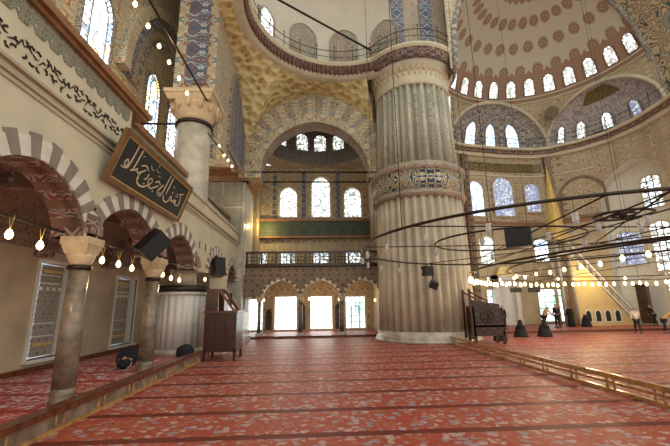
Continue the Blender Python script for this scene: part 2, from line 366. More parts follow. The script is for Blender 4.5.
# ------------------------------------------------------------------ left gallery outer wall
lw=[(14.15,.88,.55,3.85,0,0),(19.35,.98,.45,3.7,0,0)]
wall(PX(-9.7),-4,31.3,.15,9.0,lw,.9,'wall_left',[CREAM2,MARBLEW],0,1)
struct('baseboard_left',MB().box(-9.7,-4,.15,-9.62,31,.32),WOODR)
SHUT=arab('inlaid_window_shutter',[(.24,.19,.15),(.50,.46,.40),(.18,.14,.12)],7,11,.4)
for i,(c,hw,zl,zs,_,_) in enumerate(lw):
    WN[0]+=1; mb=MB(); frame(mb,PX(-9.7),(c,hw,zl,zs,0,0),.10,-.05,.05); w=struct('window_%d'%WN[0],mb,MARBLEW)
    m2=MB().box(-10.35,c-hw,zl,-10.30,c+hw,zs); m2.build('pane',W_SIDE,w)
    # inner carved shutter leaf covering most of the opening
    s=MB().box(-10.12,c-hw+.62,zl+.02,-10.05,c+hw,zs-.02); sh=s.build('shutter',SHUT,w)
    g=MB().box(-10.05,c-hw+.70,zl+.38,-10.02,c+hw-.08,zl+.48).box(-10.05,c-hw+.70,zs-.30,-10.02,c+hw-.08,zs-.20); g.build('gilt_strip',GOLD,sh)
    g=MB()
    for k in range(4): g.lathe(0,0,[],4) if 0 else g.box(-10.05,c-.25+k*.32,zs-.95,-10.01,c-.12+k*.32,zs-.83)
    g.box(-10.05,c-.3,zs-.72,-10.02,c+.75,zs-.66).box(-10.05,c-.3,zs-.42,-10.02,c+.75,zs-.38).box(-10.05,c-.3,zl+.7,-10.02,c+.75,zl+.74).box(-10.05,c-.3,zl+1.15,-10.02,c+.75,zl+1.19)
    g.build('inlay',MARBLEW,sh)
    struct('trim_2',MB().box(-9.9,c-hw-.15,zl-.1,-9.5,c+hw+.15,zl),MARBLEW)
# gallery vaults, one per bay
bays=[(.6,4.7),(4.85,8.75),(9.05,12.9),(13.2,17.1),(17.3,26)]
for (a,b) in bays:
    def fv(u,v,a=a,b=b):
        x=-9.7+4.0*u; y=a+(b-a)*v
        q=math.sqrt(max(0,1-(2*u-1)**2)); g_=math.sqrt(max(0,1-(2*v-1)**2)); return (x,y,4.25+1.25*(q if u<.5 else max(q,g_))+.12*sin(PI*u)*sin(PI*v))
    struct('ceiling',MB().surf(fv,20,20),P_VAULTD)
for y in (4.95,9.15,13.2,17.2):   # striped transverse arches between the bays
    mb=MB(); voussoirs(mb,lambda u,z,d,y=y:(u,y-.28+d,z),(-7.65,1.75,.15,4.0,1.25,.3),.45,0,.56,13,0,1); struct('ceiling_arch',mb,[REDST,P_VAULT])
# ------------------------------------------------------------------ left arcade
XA=-5.6; TH=.75
ops=[(3.2,1.7,.15,3.9,1.3,.15),(7.3,1.6,.15,3.9,1.28,.12),(11.18,1.8,.15,3.9,1.25,.25),(15.2,1.75,.15,3.9,1.25,.3),(20.6,1.5,.15,3.9,1.15,.5),(24.4,1.15,.15,3.9,1.0,.5)]
wall(PX(XA),.8,26,3.9,7.25,[(c,h,3.9,zs,ri,e) for c,h,_,zs,ri,e in ops],TH,'wall_left_arcade',[CREAM,P_VAULTD],0,1)
mb=MB()
for o in ops: voussoirs(mb,PX(XA),o,.42,-.03,TH+.02,21,0,1,tooth=.05)
struct('wall_left_arch_stones',mb,[REDD,WHST])
mb=MB()
for o in ops:   # red tone of the inner arch soffit
    c,hw,zl,zs,ri,e=o; voussoirs(mb,PX(XA),(c,hw-.05,zl,zs,ri-.05,e),.05,.05,TH-.02,17,0,1)
struct('wall_left_arch_soffit',mb,[REDST,P_VAULT])
# wall pier between third and fourth arches and at the end
struct('wall_left_pier',MB().box(-6.35,22.15,.15,-5.6,23.2,3.9),CREAM)
# string mouldings
mb=MB()
for z,pr,h in ((6.42,.06,.05),(6.60,.10,.07),(6.30,.03,.03)): mb.box(XA-.01,.8,z,XA+pr,26,z+h)
struct('trim_3',mb,CREAM2)
struct('trim_4',MB().box(XA-.8,10.5,7.25,XA+.08,26,7.36),CREAM)
# near raised parapet with pierced stone tracery, scalloped border and gilded wood cornice
wall(PX(XA),.8,10.4,7.25,8.05,[],TH,'wall_left_parapet',[CREAM])
PIERCE=arab('carved_border_paint',[(.20,.19,.13),(.40,.38,.27),(.14,.13,.09),(.30,.27,.19)],6,7)
mb=MB()
y=1.0
while y<10.2:
    mb.hexa([(XA,y,7.72),(XA+.02,y,7.72),(XA+.02,y+.42,7.72),(XA,y+.42,7.72),(XA,y,8.02),(XA+.02,y,8.02),(XA+.02,y+.42,8.02),(XA,y+.42,8.02)])
    mb.hexa([(XA,y+.1,7.58),(XA+.02,y+.1,7.58),(XA+.02,y+.32,7.58),(XA,y+.32,7.58),(XA,y,7.72),(XA+.02,y,7.72),(XA+.02,y+.42,7.72),(XA,y+.42,7.72)]); y+=.42
struct('trim_5',mb,PIERCE)
# pierced arabesque: dark openings cut as scrolls (long run of one tracery)
mb=MB(); rnd=random.Random(3); y=5.6
while y<10.9:
    for sgn in (1,-1):
        pts=[]; c=(y+rnd.uniform(-.03,.03),7.10+sgn*.12); ph=rnd.uniform(0,6.28)
        for k in range(7):
            a=ph+k*.42; pts.append((XA+.008,c[0]+(.03+.013*k)*cos(a),c[1]-.03+(.03+.011*k)*sin(a)))
        mb.tube(pts,[.008,.022,.028,.016,.03,.018,.006],5)
    mb.tube([(XA+.012,y,7.08+.10*sin(y*9)),(XA+.012,y+.12,7.16+.08*sin(y*9+2)),(XA+.012,y+.2,7.12)],[.006,.02,.006],5)
    y+=.19
struct('trim_6',mb,IRON)
mb=MB().box(-6.3,.8,8.05,-5.48,11.1,8.16).box(-6.3,.8,8.16,-5.38,11.2,8.34).box(-6.3,.8,8.34,-5.5,11.1,8.42)
struct('trim_7',mb,WOOD)
# set-back tiled parapet further along
struct('wall_left_tile_parapet',MB().box(-6.9,10.5,7.3,-6.35,26,8.35),P_TILE)
struct('trim_8',MB().box(-7.0,10.5,8.35,-6.2,26,8.55),WOOD)
# slit openings
mb=MB()
for yy in (17.45,18.4,19.3): mb.box(XA,yy,4.95,XA+.012,yy+.12,5.3)
struct('trim_9',mb,BLACK)
# ------------------------------------------------------------------ arcade columns
def arcade_column(y,label):
    t=thing('marble_column',label,'column',(XA-.15,y,.15),'columns of the left arcade'); cx=XA-.15
    MB().lathe(cx,y,[(.25,.15),(.26,.22),(.24,.28),(.245,.34),(.235,.47)],32).build('base',MARBLED,t)
    MB().lathe(cx,y,[(.235,.47),(.235,1.6),(.205,3.12)],32).build('shaft',MARBLED,t)
    MB().lathe(cx,y,[(.22,3.12),(.26,3.14),(.26,3.22),(.22,3.24)],32).build('collar',IRON,t)
    c=MB().lathe(cx,y,[(.22,3.24),(.24,3.3),(.30,3.42),(.32,3.5)],16)
    for k in range(8):
        a=k*PI/4+PI/8; c.box(cx+.22*cos(a)-.055,y+.22*sin(a)-.055,3.42,cx+.22*cos(a)+.055,y+.22*sin(a)+.055,3.66,top=1.6)
    c.box(cx-.25,y-.25,3.5,cx+.25,y+.25,3.72,top=1.25).box(cx-.33,y-.33,3.72,cx+.33,y+.33,3.9); c.build('capital',CAPM,t)
arcade_column(9.15,'nearest grey marble arcade column, standing left of the black lumps')
arcade_column(13.2,'slimmer looking marble arcade column beside the kneeling dark figure')
# ------------------------------------------------------------------ fluted marble drum in the gallery
t=thing('fluted_marble_drum','pale fluted marble pier standing behind the second arcade column','pier',(-6.35,17.9,.15))
cx,cy=-6.35,17.9
MB().lathe(cx,cy,[(1.08,.15),(1.08,.3),(1.03,.42)],96).build('base',MARBLE,t)
MB().lathe(cx,cy,[(1.02,.42),(1.02,2.75)],160,fl=20,amp=.05).build('shaft',MARBLEW,t)
MB().lathe(cx,cy,[(1.05,2.75),(1.1,2.82),(1.1,2.9)],96).build('neck',MARBLEW,t)
MB().lathe(cx,cy,[(1.14,2.9),(1.2,2.97),(1.2,3.12),(1.1,3.18)],96).build('dark_band',IRON,t)
MB().lathe(cx,cy,[(.55,3.18),(.55,3.9)],48).build('upper_shaft',CREAM2,t)
# ------------------------------------------------------------------ calligraphy panel
t=thing('calligraphy_panel','large framed black panel with gold calligraphy leaning from the marble wall','sign',(-5.5,11.6,5.52))
yA,yB=9.1,14.2; z0_,z1_=5.47,6.88; xb,xt=-5.50,-5.02
def SP(a,b,d): # a along (0..1), b up, d outward
    x=xb+(xt-xb)*b; nx,nz=cos(math.atan2(xt-xb,z1_-z0_)),-sin(math.atan2(xt-xb,z1_-z0_))
    return (x+nx*d,yA+(yB-yA)*a,z0_+(z1_-z0_)*b+nz*d)
def sbox(mb,a0,a1,b0,b1,d0,d1): mb.hexa([SP(a0,b0,d0),SP(a1,b0,d0),SP(a1,b0,d1),SP(a0,b0,d1),SP(a0,b1,d0),SP(a1,b1,d0),SP(a1,b1,d1),SP(a0,b1,d1)])
mb=MB(); sbox(mb,.03,.97,.08,.92,0,.05); board_=mb.build('board',BOARD,t)
mb=MB(); fa,fb=.027,.085
sbox(mb,0,1,0,fb,-.02,.1); sbox(mb,0,1,1-fb,1,-.02,.1); sbox(mb,0,fa,fb,1-fb,-.02,.1); sbox(mb,1-fa,1,fb,1-fb,-.02,.1); frame_=mb.build('frame',plain('gilt_brown_frame',(.19,.095,.035),.4,var=.3,scale=3),t)
mb=MB(); g=.012; gb=.03
sbox(mb,fa,1-fa,fb,fb+gb,.04,.075); sbox(mb,fa,1-fa,1-fb-gb,1-fb,.04,.075); sbox(mb,fa,fa+g,fb,1-fb,.04,.075); sbox(mb,1-fa-g,1-fa,fb,1-fb,.04,.075); mb.build('gilt_edge',GOLD,frame_)
def stroke(mb,pts,ws):
    ws=[q*.56 for q in ws]
    """calligraphic stroke: Catmull-Rom ribbon of changing width, slightly raised"""
    P=[pts[0]]+pts+[pts[-1]]; W=[ws[0]]+ws+[ws[-1]]; L=[]
    for i in range(1,len(P)-2):
        for k in range(6):
            s=k/6; q=[]
            for c in range(2):
                a,b,cc,d=P[i-1][c],P[i][c],P[i+1][c],P[i+2][c]
                q.append(.5*((2*b)+(-a+cc)*s+(2*a-5*b+4*cc-d)*s*s+(-a+3*b-3*cc+d)*s**3))
            L.append((q[0],q[1],W[i]*(1-s)+W[i+1]*s))
    L.append((*pts[-1],ws[-1]))
    AR=(yB-yA)/1.51
    ring=[]
    for i,(x,y,w) in enumerate(L):
        x2,y2,_=L[min(i+1,len(L)-1)]; x1,y1,_=L[max(i-1,0)]
        tx,ty=(x2-x1)*AR,(y2-y1); n=math.hypot(tx,ty) or 1; nx,ny=-ty/n*w/AR,tx/n*w
        ring.append([mb.V(SP(x+nx,y+ny,.052)),mb.V(SP(x-nx,y-ny,.052)),mb.V(SP(x-nx,y-ny,.066)),mb.V(SP(x+nx,y+ny,.066))])
    for A,B in zip(ring,ring[1:]):
        for j in range(4): mb.quad(A[j],A[(j+1)%4],B[(j+1)%4],B[j])
    mb.poly(ring[0]); mb.poly(ring[-1][::-1])
def dot(mb,x,y,s=.022):
    AR=(yB-yA)/1.51
    mb.hexa([SP(x+dx/AR,y+dy,d) for d in (.052,.066) for dx,dy in ((-s,0),(0,-s),(s,0),(0,s))])
mb=MB(); w=.03
# text runs from the far (right) end to the near end:  kashf  al-duja  bi-jamalihi
# kaf: upright with flag, base
stroke(mb,[(.905,.70),(.87,.66),(.835,.62)],[.012,.03,.014]); stroke(mb,[(.86,.62),(.885,.50),(.885,.38),(.85,.345),(.82,.36)],[.02,.028,.028,.022,.02])
# sheen teeth + fa bowl
stroke(mb,[(.83,.36),(.82,.45),(.808,.36),(.797,.45),(.785,.36),(.77,.40),(.755,.34)],[.018]*7); stroke(mb,[(.755,.34),(.74,.45),(.72,.44),(.725,.36),(.70,.28),(.66,.27),(.63,.33),(.625,.38)],[.02,.022,.02,.02,.028,.03,.024,.01])
for p in ((.81,.60),(.797,.54),(.822,.54),(.735,.55)): dot(mb,*p)
# alif lam, dal
stroke(mb,[(.66,.84),(.655,.62),(.65,.42)],[.022,.026,.014]); stroke(mb,[(.615,.86),(.607,.62),(.60,.42),(.585,.35),(.565,.37)],[.022,.026,.026,.022,.018])
stroke(mb,[(.575,.56),(.55,.47),(.535,.36),(.57,.30),(.60,.33)],[.02,.026,.026,.02,.012])
# jim (open bowl) and final ya sweeping under
stroke(mb,[(.535,.52),(.50,.56),(.465,.50)],[.012,.026,.02]); stroke(mb,[(.515,.48),(.47,.38),(.44,.33),(.40,.36),(.385,.46),(.41,.52),(.425,.45),(.40,.36),(.35,.26),(.29,.26),(.265,.36),(.275,.46)],[.02,.028,.024,.022,.02,.018,.016,.022,.03,.03,.024,.01]); dot(mb,.475,.30)
# ba jim mim alif lam ha
stroke(mb,[(.36,.56),(.355,.44),(.33,.42)],[.02,.024,.02]); stroke(mb,[(.34,.60),(.30,.66),(.255,.60)],[.012,.028,.022]); stroke(mb,[(.31,.58),(.27,.48),(.245,.44),(.225,.50),(.21,.44),(.19,.42)],[.02,.026,.022,.02,.022,.02])
stroke(mb,[(.205,.86),(.20,.62),(.19,.43),(.17,.40)],[.022,.026,.026,.016]); stroke(mb,[(.155,.88),(.15,.62),(.14,.42),(.115,.38),(.10,.46),(.115,.54),(.13,.45),(.10,.36),(.08,.38)],[.022,.027,.027,.022,.02,.02,.018,.018,.01])
dot(mb,.35,.33); dot(mb,.275,.36)
# small vowel marks and the little signature in the middle top
stroke(mb,[(.47,.74),(.44,.72),(.42,.76)],[.008,.012,.008]); stroke(mb,[(.40,.70),(.37,.68),(.345,.74)],[.008,.012,.008]); stroke(mb,[(.50,.66),(.47,.66)],[.009,.009]); stroke(mb,[(.44,.82),(.425,.86)],[.008,.008]); stroke(mb,[(.73,.66),(.71,.70)],[.008,.012]); stroke(mb,[(.25,.80),(.23,.77)],[.01,.01])
mb.build('lettering',plain('pale_gold_lettering',(.72,.55,.36),.4,var=.08),board_)
# brackets
for yy in (9.7,13.6): MB().tube([(-5.6,yy,6.6),(-5.15,yy,6.7)],.02,6).build('bracket',IRON,t)
# ------------------------------------------------------------------ low wooden barriers
def barrier(name,x,y0,y1,h,label,mat,matt,grp=None,wtop=.30,dirn=-1):
    t=thing(name,label,'barrier',(x,(y0+y1)/2,0))
    MB().box(x-.10,y0,0,x+.02,y1,.07).build('base_rail',matt,t)
    MB().box(x-wtop,y0,h-.09,x+.03,y1,h).box(x-wtop+.03,y0,h,x,y1,h+.02).build('top_rail',mat,t)
    MB().box(x-.07,y0,.07,x-.04,y1,h-.09).build('back_panel',MARBLED if dirn<0 else mat,t) if dirn<0 else None
    y=y0+.6
    while y<y1-.3:
        for dy in (0,.22):
            MB().lathe(x-.03,y+dy,[(.03,.07),(.035,.12),(.02,.16),(.035,(h)/2),(.02,h-.16),(.035,h-.09)],10).build('baluster',matt,t)
        y+=1.35
    return t
barrier('low_wooden_barrier',-4.83,3.0,16.2,.40,'low red-brown wooden barrier along the left gallery platform',WOODR,WOODG)
barrier('low_wooden_barrier',7.35,2.0,20.6,.40,'low golden varnished barrier running across the carpet from the great pier',WOODG,WOODG,wtop=.12,dirn=1)
mb=MB().box(7.27,2,.18,7.31,20.6,.24); mb.build('middle_rail',WOODG,[o for o in bpy.data.objects if o.name.startswith('low_wooden_barrier.')and not o.parent][0])
# ------------------------------------------------------------------ carved wooden pulpits
def pulpit_left():
    t=thing('wooden_pulpit','dark red wooden pulpit beside the left platform under the hanging loudspeaker','pulpit',(-4.1,16.9,0))
    x0,x1,y0,y1=-4.80,-3.45,16.3,17.7
    for x in (x0,x1-.1):
        for y in (y0,y1-.1): MB().box(x,y,0,x+.1,y+.1,.45).build('leg',WOODD,t)
    bd_=MB().box(x0,y0,.35,x1,y1,1.98).build('body',WOODD,t)
    m=MB()
    for k in range(3): m.box(x0+.08+k*.43,y0-.03,.5,x0+.42+k*.43,y0,1.85)
    m.build('front_panel',WOODD,bd_)
    MB().box(x0-.05,y0-.05,1.95,x1+.05,y1+.05,2.03).build('top_moulding',WOODR,t)
    MB().box(x0,y1-.7,2.03,x0+.62,y1,3.0).build('backrest',WOODD,t)
    MB().hexa([(x0+.55,y0+.6,2.95),(x0+.67,y0+.6,2.95),(x0+.67,y0+.75,2.95),(x0+.55,y0+.75,2.95),(x1-.15,y0+.6,2.03),(x1-.03,y0+.6,2.03),(x1-.03,y0+.75,2.03),(x1-.15,y0+.75,2.03)]).build('hand_rail',WOODR,t)
    MB().hexa([(x0+.5,y0+.05,2.9),(x0+.62,y0+.05,2.9),(x0+.62,y0+.12,2.9),(x0+.5,y0+.12,2.9),(x1-.2,y0+.05,2.03),(x1-.08,y0+.05,2.03),(x1-.08,y0+.12,2.03),(x1-.2,y0+.12,2.03)]).build('hand_rail',WOODR,t)
    MB().box(x0,y0,2.03,x0+.55,y0+.08,2.95,top=.9).build('side_panel',WOODD,t)
pulpit_left()
def pulpit_right():
    t=thing('carved_preacher_chair','dark carved wooden preacher chair standing right of the great pier','chair',(9.2,20.5,0))
    x0,x1,y0,y1=8.42,10.1,20.0,20.9
    for x in (x0,x1-.12):
        for y in (y0,y1-.12): MB().box(x,y,0,x+.12,y+.12,.55).build('leg',WOODD,t)
    b=MB(); b.hexa([(x0,y0,.45),(x1,y0,.45),(x1,y0+.08,.45),(x0,y0+.08,.45),(x0,y0,2.35),(x1-.18,y0,2.1),(x1-.18,y0+.08,2.1),(x0,y0+.08,2.35)]); fp_=b.build('front_panel',WOODC,t)
    MB().box(x0,y1-.08,.45,x1,y1,2.0).box(x0,y0,.45,x0+.08,y1,2.0).box(x1-.08,y0,.45,x1,y1,1.9).box(x0,y0,.9,x1,y1,1.0).build('body',WOODD,t)
    m=MB().tube([(9.2+.36*cos(a*PI/12),y0-.02,1.5+.38*sin(a*PI/12)) for a in range(24)],.04,6,closed=True)
    for a in range(8): m.tube([(9.2,y0-.02,1.5),(9.2+.34*cos(a*PI/4),y0-.02,1.5+.36*sin(a*PI/4))],.025,5)
    m.build('rosette',WOODC,fp_)
    MB().box(x0-.14,y0,.3,x0-.02,y0+.12,2.95).build('post',WOODD,t)
    MB().box(x0-.16,y0+.9,.3,x0-.04,y0+1.02,2.95).build('post',WOODD,t)
    MB().tube([(x0-.08,y0+.06,2.8),(x0+.5,y0+.06,2.5),(x0+.9,y0+.06,2.3)],.05,8).build('arm_rail',WOODR,t)
    MB().tube([(x0-.08,y0+.96,2.8),(x0+.5,y0+.96,2.5),(x0+.9,y0+.96,2.25)],.05,8).build('arm_rail',WOODR,t)
pulpit_right()
# ------------------------------------------------------------------ the great fluted pier
cx,cy=7.0,24.0
t=thing('fluted_pier','colossal round fluted pier with painted upper drum and calligraphy band','pier',(cx,cy,0))
MB().lathe(cx,cy,[(3.3,0),(3.3,.12),(3.2,.16),(3.24,.26),(3.1,.36),(3.12,.6)],96).build('plinth',MARBLE,t)
NF=30
MB().lathe(cx,cy,[(3.02,.6),(3.0,3),(2.96,6),(2.9,8.3),(2.88,8.75)],408,fl=34,amp=.085).build('lower_shaft',PIERM,t)
MB().lathe(cx,cy,[(2.9,8.7),(3.12,8.82),(3.14,8.95),(3.0,9.0),(3.05,9.1)],96).build('lower_moulding',P_ARCH2,t)
MB().lathe(cx,cy,[(3.05,9.1),(3.05,10.35)],96).build('inscription_band',P_GOLDB,t)
m=MB().lathe(cx,cy,[(3.05,10.35),(3.2,10.5),(3.22,10.72),(3.05,10.9),(2.85,11.0)],96)
m.build('upper_moulding',P_ARCH2,t)
PUP=arab('painted_shaft_chevrons',[(.48,.41,.28),(.22,.25,.25),(.50,.44,.31),(.34,.27,.19)],3.0,8)
m=MB().lathe(cx,cy,[(2.78,11.0),(2.68,14),(2.60,16.6)],408,fl=34,amp=.085)
m.mi=[(j//12)%2 if True else 0 for _ in range(2) for j in range(408)]+[0]*(len(m.f)-816)
RIB=arab('painted_pale_ribs',[(.60,.54,.41),(.62,.56,.43),(.27,.29,.27),(.60,.53,.40)],3.6,9)
m.build('upper_shaft',[PUP,RIB],t)
m=MB().lathe(cx,cy,[(2.6,16.55),(2.66,16.7),(2.62,17.3),(2.7,17.5)],96); m.build('neck_band',CREAM,t)
m=MB(); 
for row,(rz,zz) in enumerate(((2.6,17.35),(2.72,17.7))):
    for k in range(44):
        a=2*PI*(k+row/2)/44; m.lathe(cx+rz*cos(a),cy+rz*sin(a),[(.03,zz-.2),(.10,zz),(.16,zz+.2)],6)
m.build('muqarnas',CAPM,t)
MB().lathe(cx,cy,[(2.7,17.5),(2.85,18.0),(3.05,18.15)],96).build('flare',CREAM,t)
MB().lathe(cx,cy,[(3.15,18.15),(3.25,18.3),(3.35,18.85),(3.5,18.95),(3.5,19.08),(3.0,19.1)],96,mis=[0,0,1,1,1]).build('cornice',[P_RUSTB,CREAM],t)
def railing(name,label,pts,h,closed,every,cat='railing',base=0):
    t=thing(name,label,cat,pts[0])
    n=len(pts); 
    m=MB(); m.tube([(p[0],p[1],p[2]+h) for p in pts],.025,6,closed=closed); m.build('top_rail',IRON,t)
    m=MB(); m.tube([(p[0],p[1],p[2]+h*.5) for p in pts],.02,6,closed=closed); m.build('middle_rail',IRON,t)
    for i in range(0,n,every):
        p=pts[i]; m=MB().tube([p,(p[0],p[1],p[2]+h*1.25)],.025,6); m.lathe(p[0],p[1],[(.0,p[2]+h*1.4),(.05,p[2]+h*1.32),(.05,p[2]+h*1.27),(.0,p[2]+h*1.2)],8); m.build('post',IRON,t)
    return t
railing('iron_railing','iron railing on top of the great pier cornice',[(cx+3.4*cos(a),cy+3.4*sin(a),19.1) for a in [rad(170+i*8) for i in range(26)]],1.0,False,3)
# mass over pier
struct('wall_pier_top',MB().box(4.9,22.6,19,9.6,27.5,33),P_ARCH2)
struct('trim_10',MB().box(5.5,22.5,19,6.4,22.6,33).box(7.6,22.5,19,8.5,22.6,33),P_BLUE)
# ------------------------------------------------------------------ corner block left of the far arch, transverse arch, far bay
struct('wall_corner_block',MB().box(-9.4,26,.15,-5.25,29.5,11.2),MARBLE)
struct('trim_11',MB().box(-8.9,25.93,6.6,-6.95,26,11.1).box(-6.8,25.93,6.6,-5.45,26,9.2).box(-6.8,25.93,9.4,-5.45,26,11.1),P_TILE)
struct('trim_12',MB().box(-5.27,26.5,4.4,-5.2,28.9,10.9),MARBLEW)
struct('trim_13',MB().box(-9.6,25.8,11.2,-5.0,29.7,11.6).hexa([(-9.4,25.8,11.6),(-5.0,25.8,11.6),(-5.0,29.6,11.6),(-9.4,29.6,11.6),(-9.4,25.5,12.0),(-4.5,25.5,12.0),(-4.5,29.6,12.0),(-9.4,29.6,12.0)]).box(-9.6,25.4,12.0,-4.4,29.7,12.15),WOOD)
struct('wall_far_panel',MB().box(-5.25,26.9,1.8,-5.18,28.3,5.2),WOODC)
AF=(-.1,3.9,11,11.6,3.9,.12)
wall(PY(25),-5.6,4.3,11.2,25,[AF],1.3,'wall_far_arch',[P_ARCH,P_ARCH2],0,1)
mb=MB(); voussoirs(mb,PY(25),AF,2.1,-.12,.1,30,0,1); struct('wall_far_arch_band',mb,[P_ARCH2,P_ARCH])
mb=MB(); voussoirs(mb,PY(25),(-.1,3.9,11,11.6,3.9,.12),.7,-.2,.1,30,0,0); struct('wall_far_arch_inner_band',mb,[P_ARCH])
for z,yy,xa,xb_ in ((11.75,25.4,-4.4,4.3),(11.3,26.3,-4.2,4.2)):
    tag(MB().tube([(xa,yy,z),(xb_,yy,z)],.06,8).build('tie_rod',IRON),'upper dark iron tie rod spanning the tall far arch' if z>11.5 else 'lower dark iron tie rod spanning the tall far arch','tie rod')
# side walls of far bay
struct('wall_far_left',MB().box(-5.3,29.7,4.4,-4.9,32,22).box(-5.5,26.3,12.2,-4.9,29.7,22),P_TAN)
struct('wall_far_right',MB().box(4.6,27.4,.15,5.2,32,22),P_TAN)
# back wall with openings
YB=31.3
bw=[(-5.1,.55,.3,2.75,0,0),(-2.65,.9,.3,2.92,0,0),(.33,.88,.3,2.9,0,0),(3.2,.82,.3,2.86,0,0)]
b2=[(-2.5,.62,5.6,6.7,0,0),(.33,.62,5.6,6.7,0,0),(3.13,.62,5.6,6.7,0,0),(-4.6,.3,5.6,6.7,0,0)]
b3=[(-2.52,.74,9.8,11.75,.75,.3),(.36,.8,9.8,12.7,.8,.3),(3.2,.74,9.8,11.75,.75,.3)]
wall(PY(YB),-9.8,9,.15,14.6,bw+b2+b3,.7,'wall_back',[P_TAN,CREAM],0,1)
for k,o in enumerate(bw):
    WN[0]+=1; mb=MB(); frame(mb,PY(YB),o,.10,-.03,.3); w=struct('window_%d'%WN[0],mb,CREAM)
    m2=MB(); pane(m2,PY(YB),o,.5); m2.build('pane',W_DOOR if k==3 else W_DOORB,w)
    g=MB(); c,hw,zl,zs,_,_=o
    for i in range(1,4): g.box(c-hw+2*hw*i/4-.02,YB+.42,zl,c-hw+2*hw*i/4+.02,YB+.46,zs)
    for i in range(1,5): g.box(c-hw,YB+.42,zl+(zs-zl)*i/5-.02,c+hw,YB+.46,zl+(zs-zl)*i/5+.02)
    if k==3: g.box(c-.35,YB+.38,zl,c-.28,YB+.46,2.1).box(c+.28,YB+.38,zl,c+.35,YB+.46,2.1).box(c-.35,YB+.38,2.05,c+.35,YB+.46,2.12)
    g.build('window_grille',IRON,w)
for o in b2:
    WN[0]+=1; mb=MB(); frame(mb,PY(YB),o,.08,-.03,.3); w=struct('window_%d'%WN[0],mb,CREAM); m2=MB(); pane(m2,PY(YB),o,.4); m2.build('pane',W_WHITE,w)
for o in b3: window(PY(YB),o,W_WHITE,CREAM,.14,.06,.25)
struct('trim_14',MB().box(-5.2,YB-.5,8.0,4.8,YB,9.3),TEAL)
struct('trim_15',MB().box(-5.2,YB-.6,9.3,4.8,YB,9.5).box(-5.2,YB-.3,4.7,4.8,YB,4.9).box(-5.2,YB-.6,7.85,4.8,YB,8.0),WOOD)
struct('trim_16',MB().box(-1.35,YB-.05,9.7,-1.0,YB,14).box(1.7,YB-.05,9.7,2.05,YB,14).box(-3.9,YB-.05,9.7,-3.6,YB,14),P_BLUE)
# small half-dome drum with windows over far bay
Rz=4.5; cxa,cya=.15,26.4
def PC(c_x,c_y,R): return lambda a,z,d:(c_x+(R+d)*sin(a),c_y+(R+d)*cos(a),z)
mb=MB().surf(lambda u,v:(cxa+Rz*sin(-PI/2+PI*u),cya+Rz*cos(-PI/2+PI*u),14.5+4.2*v),48,4)
def dome(u,v):
    a=-PI/2+PI*u; r=Rz*cos(v*PI/2); return (cxa+r*sin(a),cya+r*cos(a),18.7+2.6*sin(v*PI/2))
mb.surf(dome,48,10); struct('ceiling_far_half_dome',mb,P_APSE)
mb=MB(); 
def soff(u,v):
    a=-PI/2+PI*u; x,y=Rz*sin(a),Rz*cos(a); X=max(-5,min(5,x*1.25)); Y=min(5.2,y*1.25)
    return (cxa+x*(1-v)+X*v,cya+y*(1-v)+Y*v,14.5-.3*v)
mb.surf(soff,48,3); struct('ceiling_far_cornice',mb,P_ARCH2)
for px_ in (-.80,-.33,.04,.42,.86):
    a=px_; o=(a,.5/Rz,15.75,16.9,.5,.2); window(lambda u,z,d,PP=PC(cxa,cya,Rz):PP(u,z,d),(a,.115,15.8,16.9,.45,.2),W_DRUM,P_GREY,.03,.06,-.03)
# far gallery: arcade with balcony
YC=26.8
ca=[(-5.6,1.0,.15,2.85,1.1,.5),(-2.62,1.27,.15,2.85,1.2,.5),(.25,1.35,.15,2.85,1.2,.5),(3.3,1.3,.15,2.85,1.2,.5)]
wall(PY(YC),-5.25,4.6,2.85,5.0,ca[1:],.5,'wall_far_gallery',[P_BROWN,P_DARKTILE],0,1)
mb=MB()
for o in ca[1:]: voussoirs(mb,PY(YC),o,.16,-.06,.5,19,0,1)
struct('wall_far_gallery_arch_trim',mb,[REDST,CREAM])
struct('ceiling_far_gallery',MB().box(-5.25,YC,4.95,5.2,YB,5.08),P_BROWN)
struct('trim_17',MB().box(-5.25,YC-.15,5.0,4.9,YC+.5,5.1),WOODD)
for i,x in enumerate((-4.15,-1.2,1.75,4.75)):
    t=thing('slim_marble_column',['slim stone column at left end of the far gallery','slim dark stone column between first and second far doorways','slim dark stone column between second and third far doorways','slim stone column of far gallery tucked behind the great pier'][i],'column',(x,YC+.25,.15),'far gallery columns')
    MB().box(x-.2,YC+.05,.15,x+.2,YC+.45,.35).build('base',MARBLE,t)
    MB().lathe(x,YC+.25,[(.14,.35),(.12,2.45)],20).build('shaft',MARBLED,t)
    MB().lathe(x,YC+.25,[(.14,2.45),(.16,2.5),(.22,2.7)],16).box(x-.24,YC,2.7,x+.24,YC+.5,2.85).build('capital',CAPM,t)
t=thing('pierced_balustrade','dark pierced balustrade of the balcony above the far doorways','balustrade',(0,YC,5.1))
MB().box(-5.2,YC-.1,5.95,4.6,YC+.02,6.1).build('top_rail',WOODD,t); MB().box(-5.2,YC-.1,5.1,4.6,YC+.02,5.2).build('base_rail',WOODD,t)
for k in range(10):
    x=-5.1+k*1.06; MB().box(x-.06,YC-.11,5.1,x+.06,YC+.03,6.1).build('post',WOODD,t)
    m=MB()
    if k<9:
        for q in range(4):
            for r_ in range(3):
                X=x+.20+q*.22; Z=5.32+r_*.24; m.tube([(X+.12*cos(a*PI/4),YC-.04,Z+.12*sin(a*PI/4)) for a in range(8)],.022,4,closed=True)
        m.build('tracery_panel',WOODD,t)
